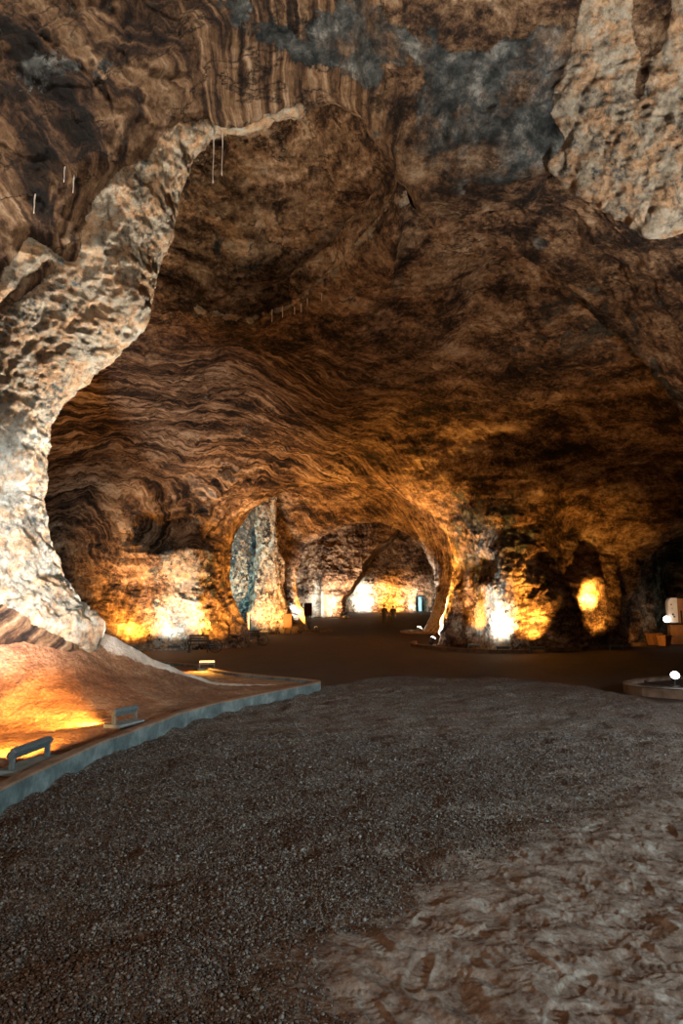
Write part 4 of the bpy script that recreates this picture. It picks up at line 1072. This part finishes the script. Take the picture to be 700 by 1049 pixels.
def make_person(loc, rz, label, jc, tc, hc, scale):
    t, J, R_, E_ = person(loc, rz, label, jc, tc, hc, None); t.scale = (scale,)*3
    # body: one continuous figure fused from tapered limbs (voxel remesh)
    bm = bmesh.new()
    tapered(bm, [(0, 0, .86), J['pel'], J['spi'], J['che'], (0, 0, 1.45), J['nek'], (0, .02, 1.56)], [.13, .155, .135, .165, .12, .06, .055], 18, [.7, .7, .7, .65, .65, 1, 1])
    tapered(bm, [(0, .03, 1.52), (0, .035, 1.57), (0, .035, 1.64), (0, .03, 1.71), (0, .025, 1.76), (0, .02, 1.775)], [.04, .065, .078, .08, .055, .02], 18, [1.1, 1.2, 1.2, 1.2, 1.2, 1.2])
    for nm, s in (('l', -1), ('r', 1)):
        tapered(bm, [J[nm+'hip'], tuple((Vector(J[nm+'hip'])+Vector(J[nm+'kne']))/2), J[nm+'kne'], tuple((Vector(J[nm+'kne'])*.6+Vector(J[nm+'ank'])*.4)), J[nm+'ank'], tuple(Vector(J[nm+'ank'])-Vector((0, 0, .05)))], [.10, .088, .062, .058, .042, .04])
        tapered(bm, [tuple(Vector(J[nm+'ank'])+Vector((0, -.05, -.05))), tuple(Vector(J[nm+'ank'])+Vector((0, .05, -.045))), J[nm+'toe']], [.04, .045, .03])
        tapered(bm, [(s*.10, 0, 1.44), J[nm+'sho'], J[nm+'elb'], J[nm+'wri']], [.05, .062, .045, .028])
        tapered(bm, [J[nm+'wri'], J[nm+'pal'], tuple(Vector(J[nm+'pal'])-Vector((0, 0, .05)))], [.026, .034, .030], 10, [1, 1, 1])
        for f in range(5): tapered(bm, [J[nm+'pal'], J[nm+'f%da' % f], J[nm+'f%db' % f]], [.012, .010, .008], 8)
        tapered(bm, [(s*.075, .03, 1.67), (s*.09, .02, 1.67)], [.03, .022], 8)
    tapered(bm, [(0, .10, 1.66), (0, .145, 1.63)], [.02, .012], 8)
    b = from_bm('body', bm, SKIN, t, True)
    r = b.modifiers.new('fuse', 'REMESH'); r.mode = 'VOXEL'; r.voxel_size = .008; r.use_smooth_shade = True
    bm = bmesh.new()
    tapered(bm, [(0, 0, .82), (0, 0, .95), J['spi'], J['che'], (0, 0, 1.46), (0, .01, 1.51)], [.175, .172, .155, .19, .13, .075], 18, [.72, .72, .72, .66, .7, .9])
    for nm, s in (('l', -1), ('r', 1)): tapered(bm, [(s*.10, 0, 1.43), J[nm+'sho'], J[nm+'elb'], tuple(Vector(J[nm+'wri'])+Vector((0, 0, .02)))], [.07, .085, .064, .046])
    j = from_bm('jacket', bm, jc, t, True); r = j.modifiers.new('fuse', 'REMESH'); r.mode = 'VOXEL'; r.voxel_size = .01; r.use_smooth_shade = True
    bm = bmesh.new()
    tapered(bm, [(0, 0, .84), (0, 0, .97)], [.15, .16], 16, [.75, .75])
    for nm in 'lr': tapered(bm, [tuple(Vector(J[nm+'hip'])+Vector((0, 0, .04))), J[nm+'hip'], J[nm+'kne'], tuple(Vector(J[nm+'ank'])+Vector((0, 0, .0)))], [.105, .112, .080, .066])
    j = from_bm('trousers', bm, tc, t, True); r = j.modifiers.new('fuse', 'REMESH'); r.mode = 'VOXEL'; r.voxel_size = .01; r.use_smooth_shade = True
    bm = bmesh.new(); tapered(bm, [(0, .0, 1.58), (0, -.005, 1.64), (0, .0, 1.71), (0, .01, 1.77), (0, .015, 1.79)], [.07, .09, .092, .065, .02], 16, [1.0, 1.0, 1.15, 1.15, 1.1])
    from_bm('hair', bm, hc, t, True)
    for nm in 'lr':
        bm = bmesh.new(); a = Vector(J[nm+'ank']); tapered(bm, [tuple(a+Vector((0, -.075, -.045))), tuple(a+Vector((0, .03, -.035))), tuple(a+Vector((0.0, .12, -.055))), tuple(a+Vector((0, .17, -.06)))], [.042, .052, .042, .025], 12)
        from_bm('shoe', bm, BLK, t, True)
BLK = mat_cloth('black_cloth', (.012, .012, .014)); NAV = mat_cloth('dark_trousers', (.015, .014, .016)); HR = simple('dark_hair', (.012, .009, .007), .6)
DBR = mat_cloth('dark_brown_jacket', (.022, .016, .014))
zf = float(floor_z(np.array([62.5]))[0])
make_person((xk(393, 62.5), 62.5, zf), .05, 'person in dark clothes walking away, the left one of the pair', DBR, NAV, HR, .99)
make_person((xk(401.8, 62.5), 62.5, zf), -.05, 'person in black clothes walking away, the right one of the pair', BLK, NAV, HR, .95)

# ================================================================= camera, world, view
cam = bpy.data.cameras.new('camera'); co_ = bpy.data.objects.new('camera', cam); COL.objects.link(co_)
co_.location = (0, 0, CH); co_.rotation_euler = (PI/2+TH, 0, 0)
cam.sensor_fit = 'HORIZONTAL'; cam.sensor_width = 24; cam.lens = 24; cam.clip_end = 400
S.camera = co_
w = bpy.data.worlds.new('world'); S.world = w; w.use_nodes = True
w.node_tree.nodes['Background'].inputs[0].default_value = (.02, .015, .012, 1); w.node_tree.nodes['Background'].inputs[1].default_value = .1
S.view_settings.view_transform = 'Standard'; S.view_settings.look = 'None'; S.view_settings.gamma = 1
S.view_settings.use_curve_mapping = False; S.view_settings.exposure = 0.0
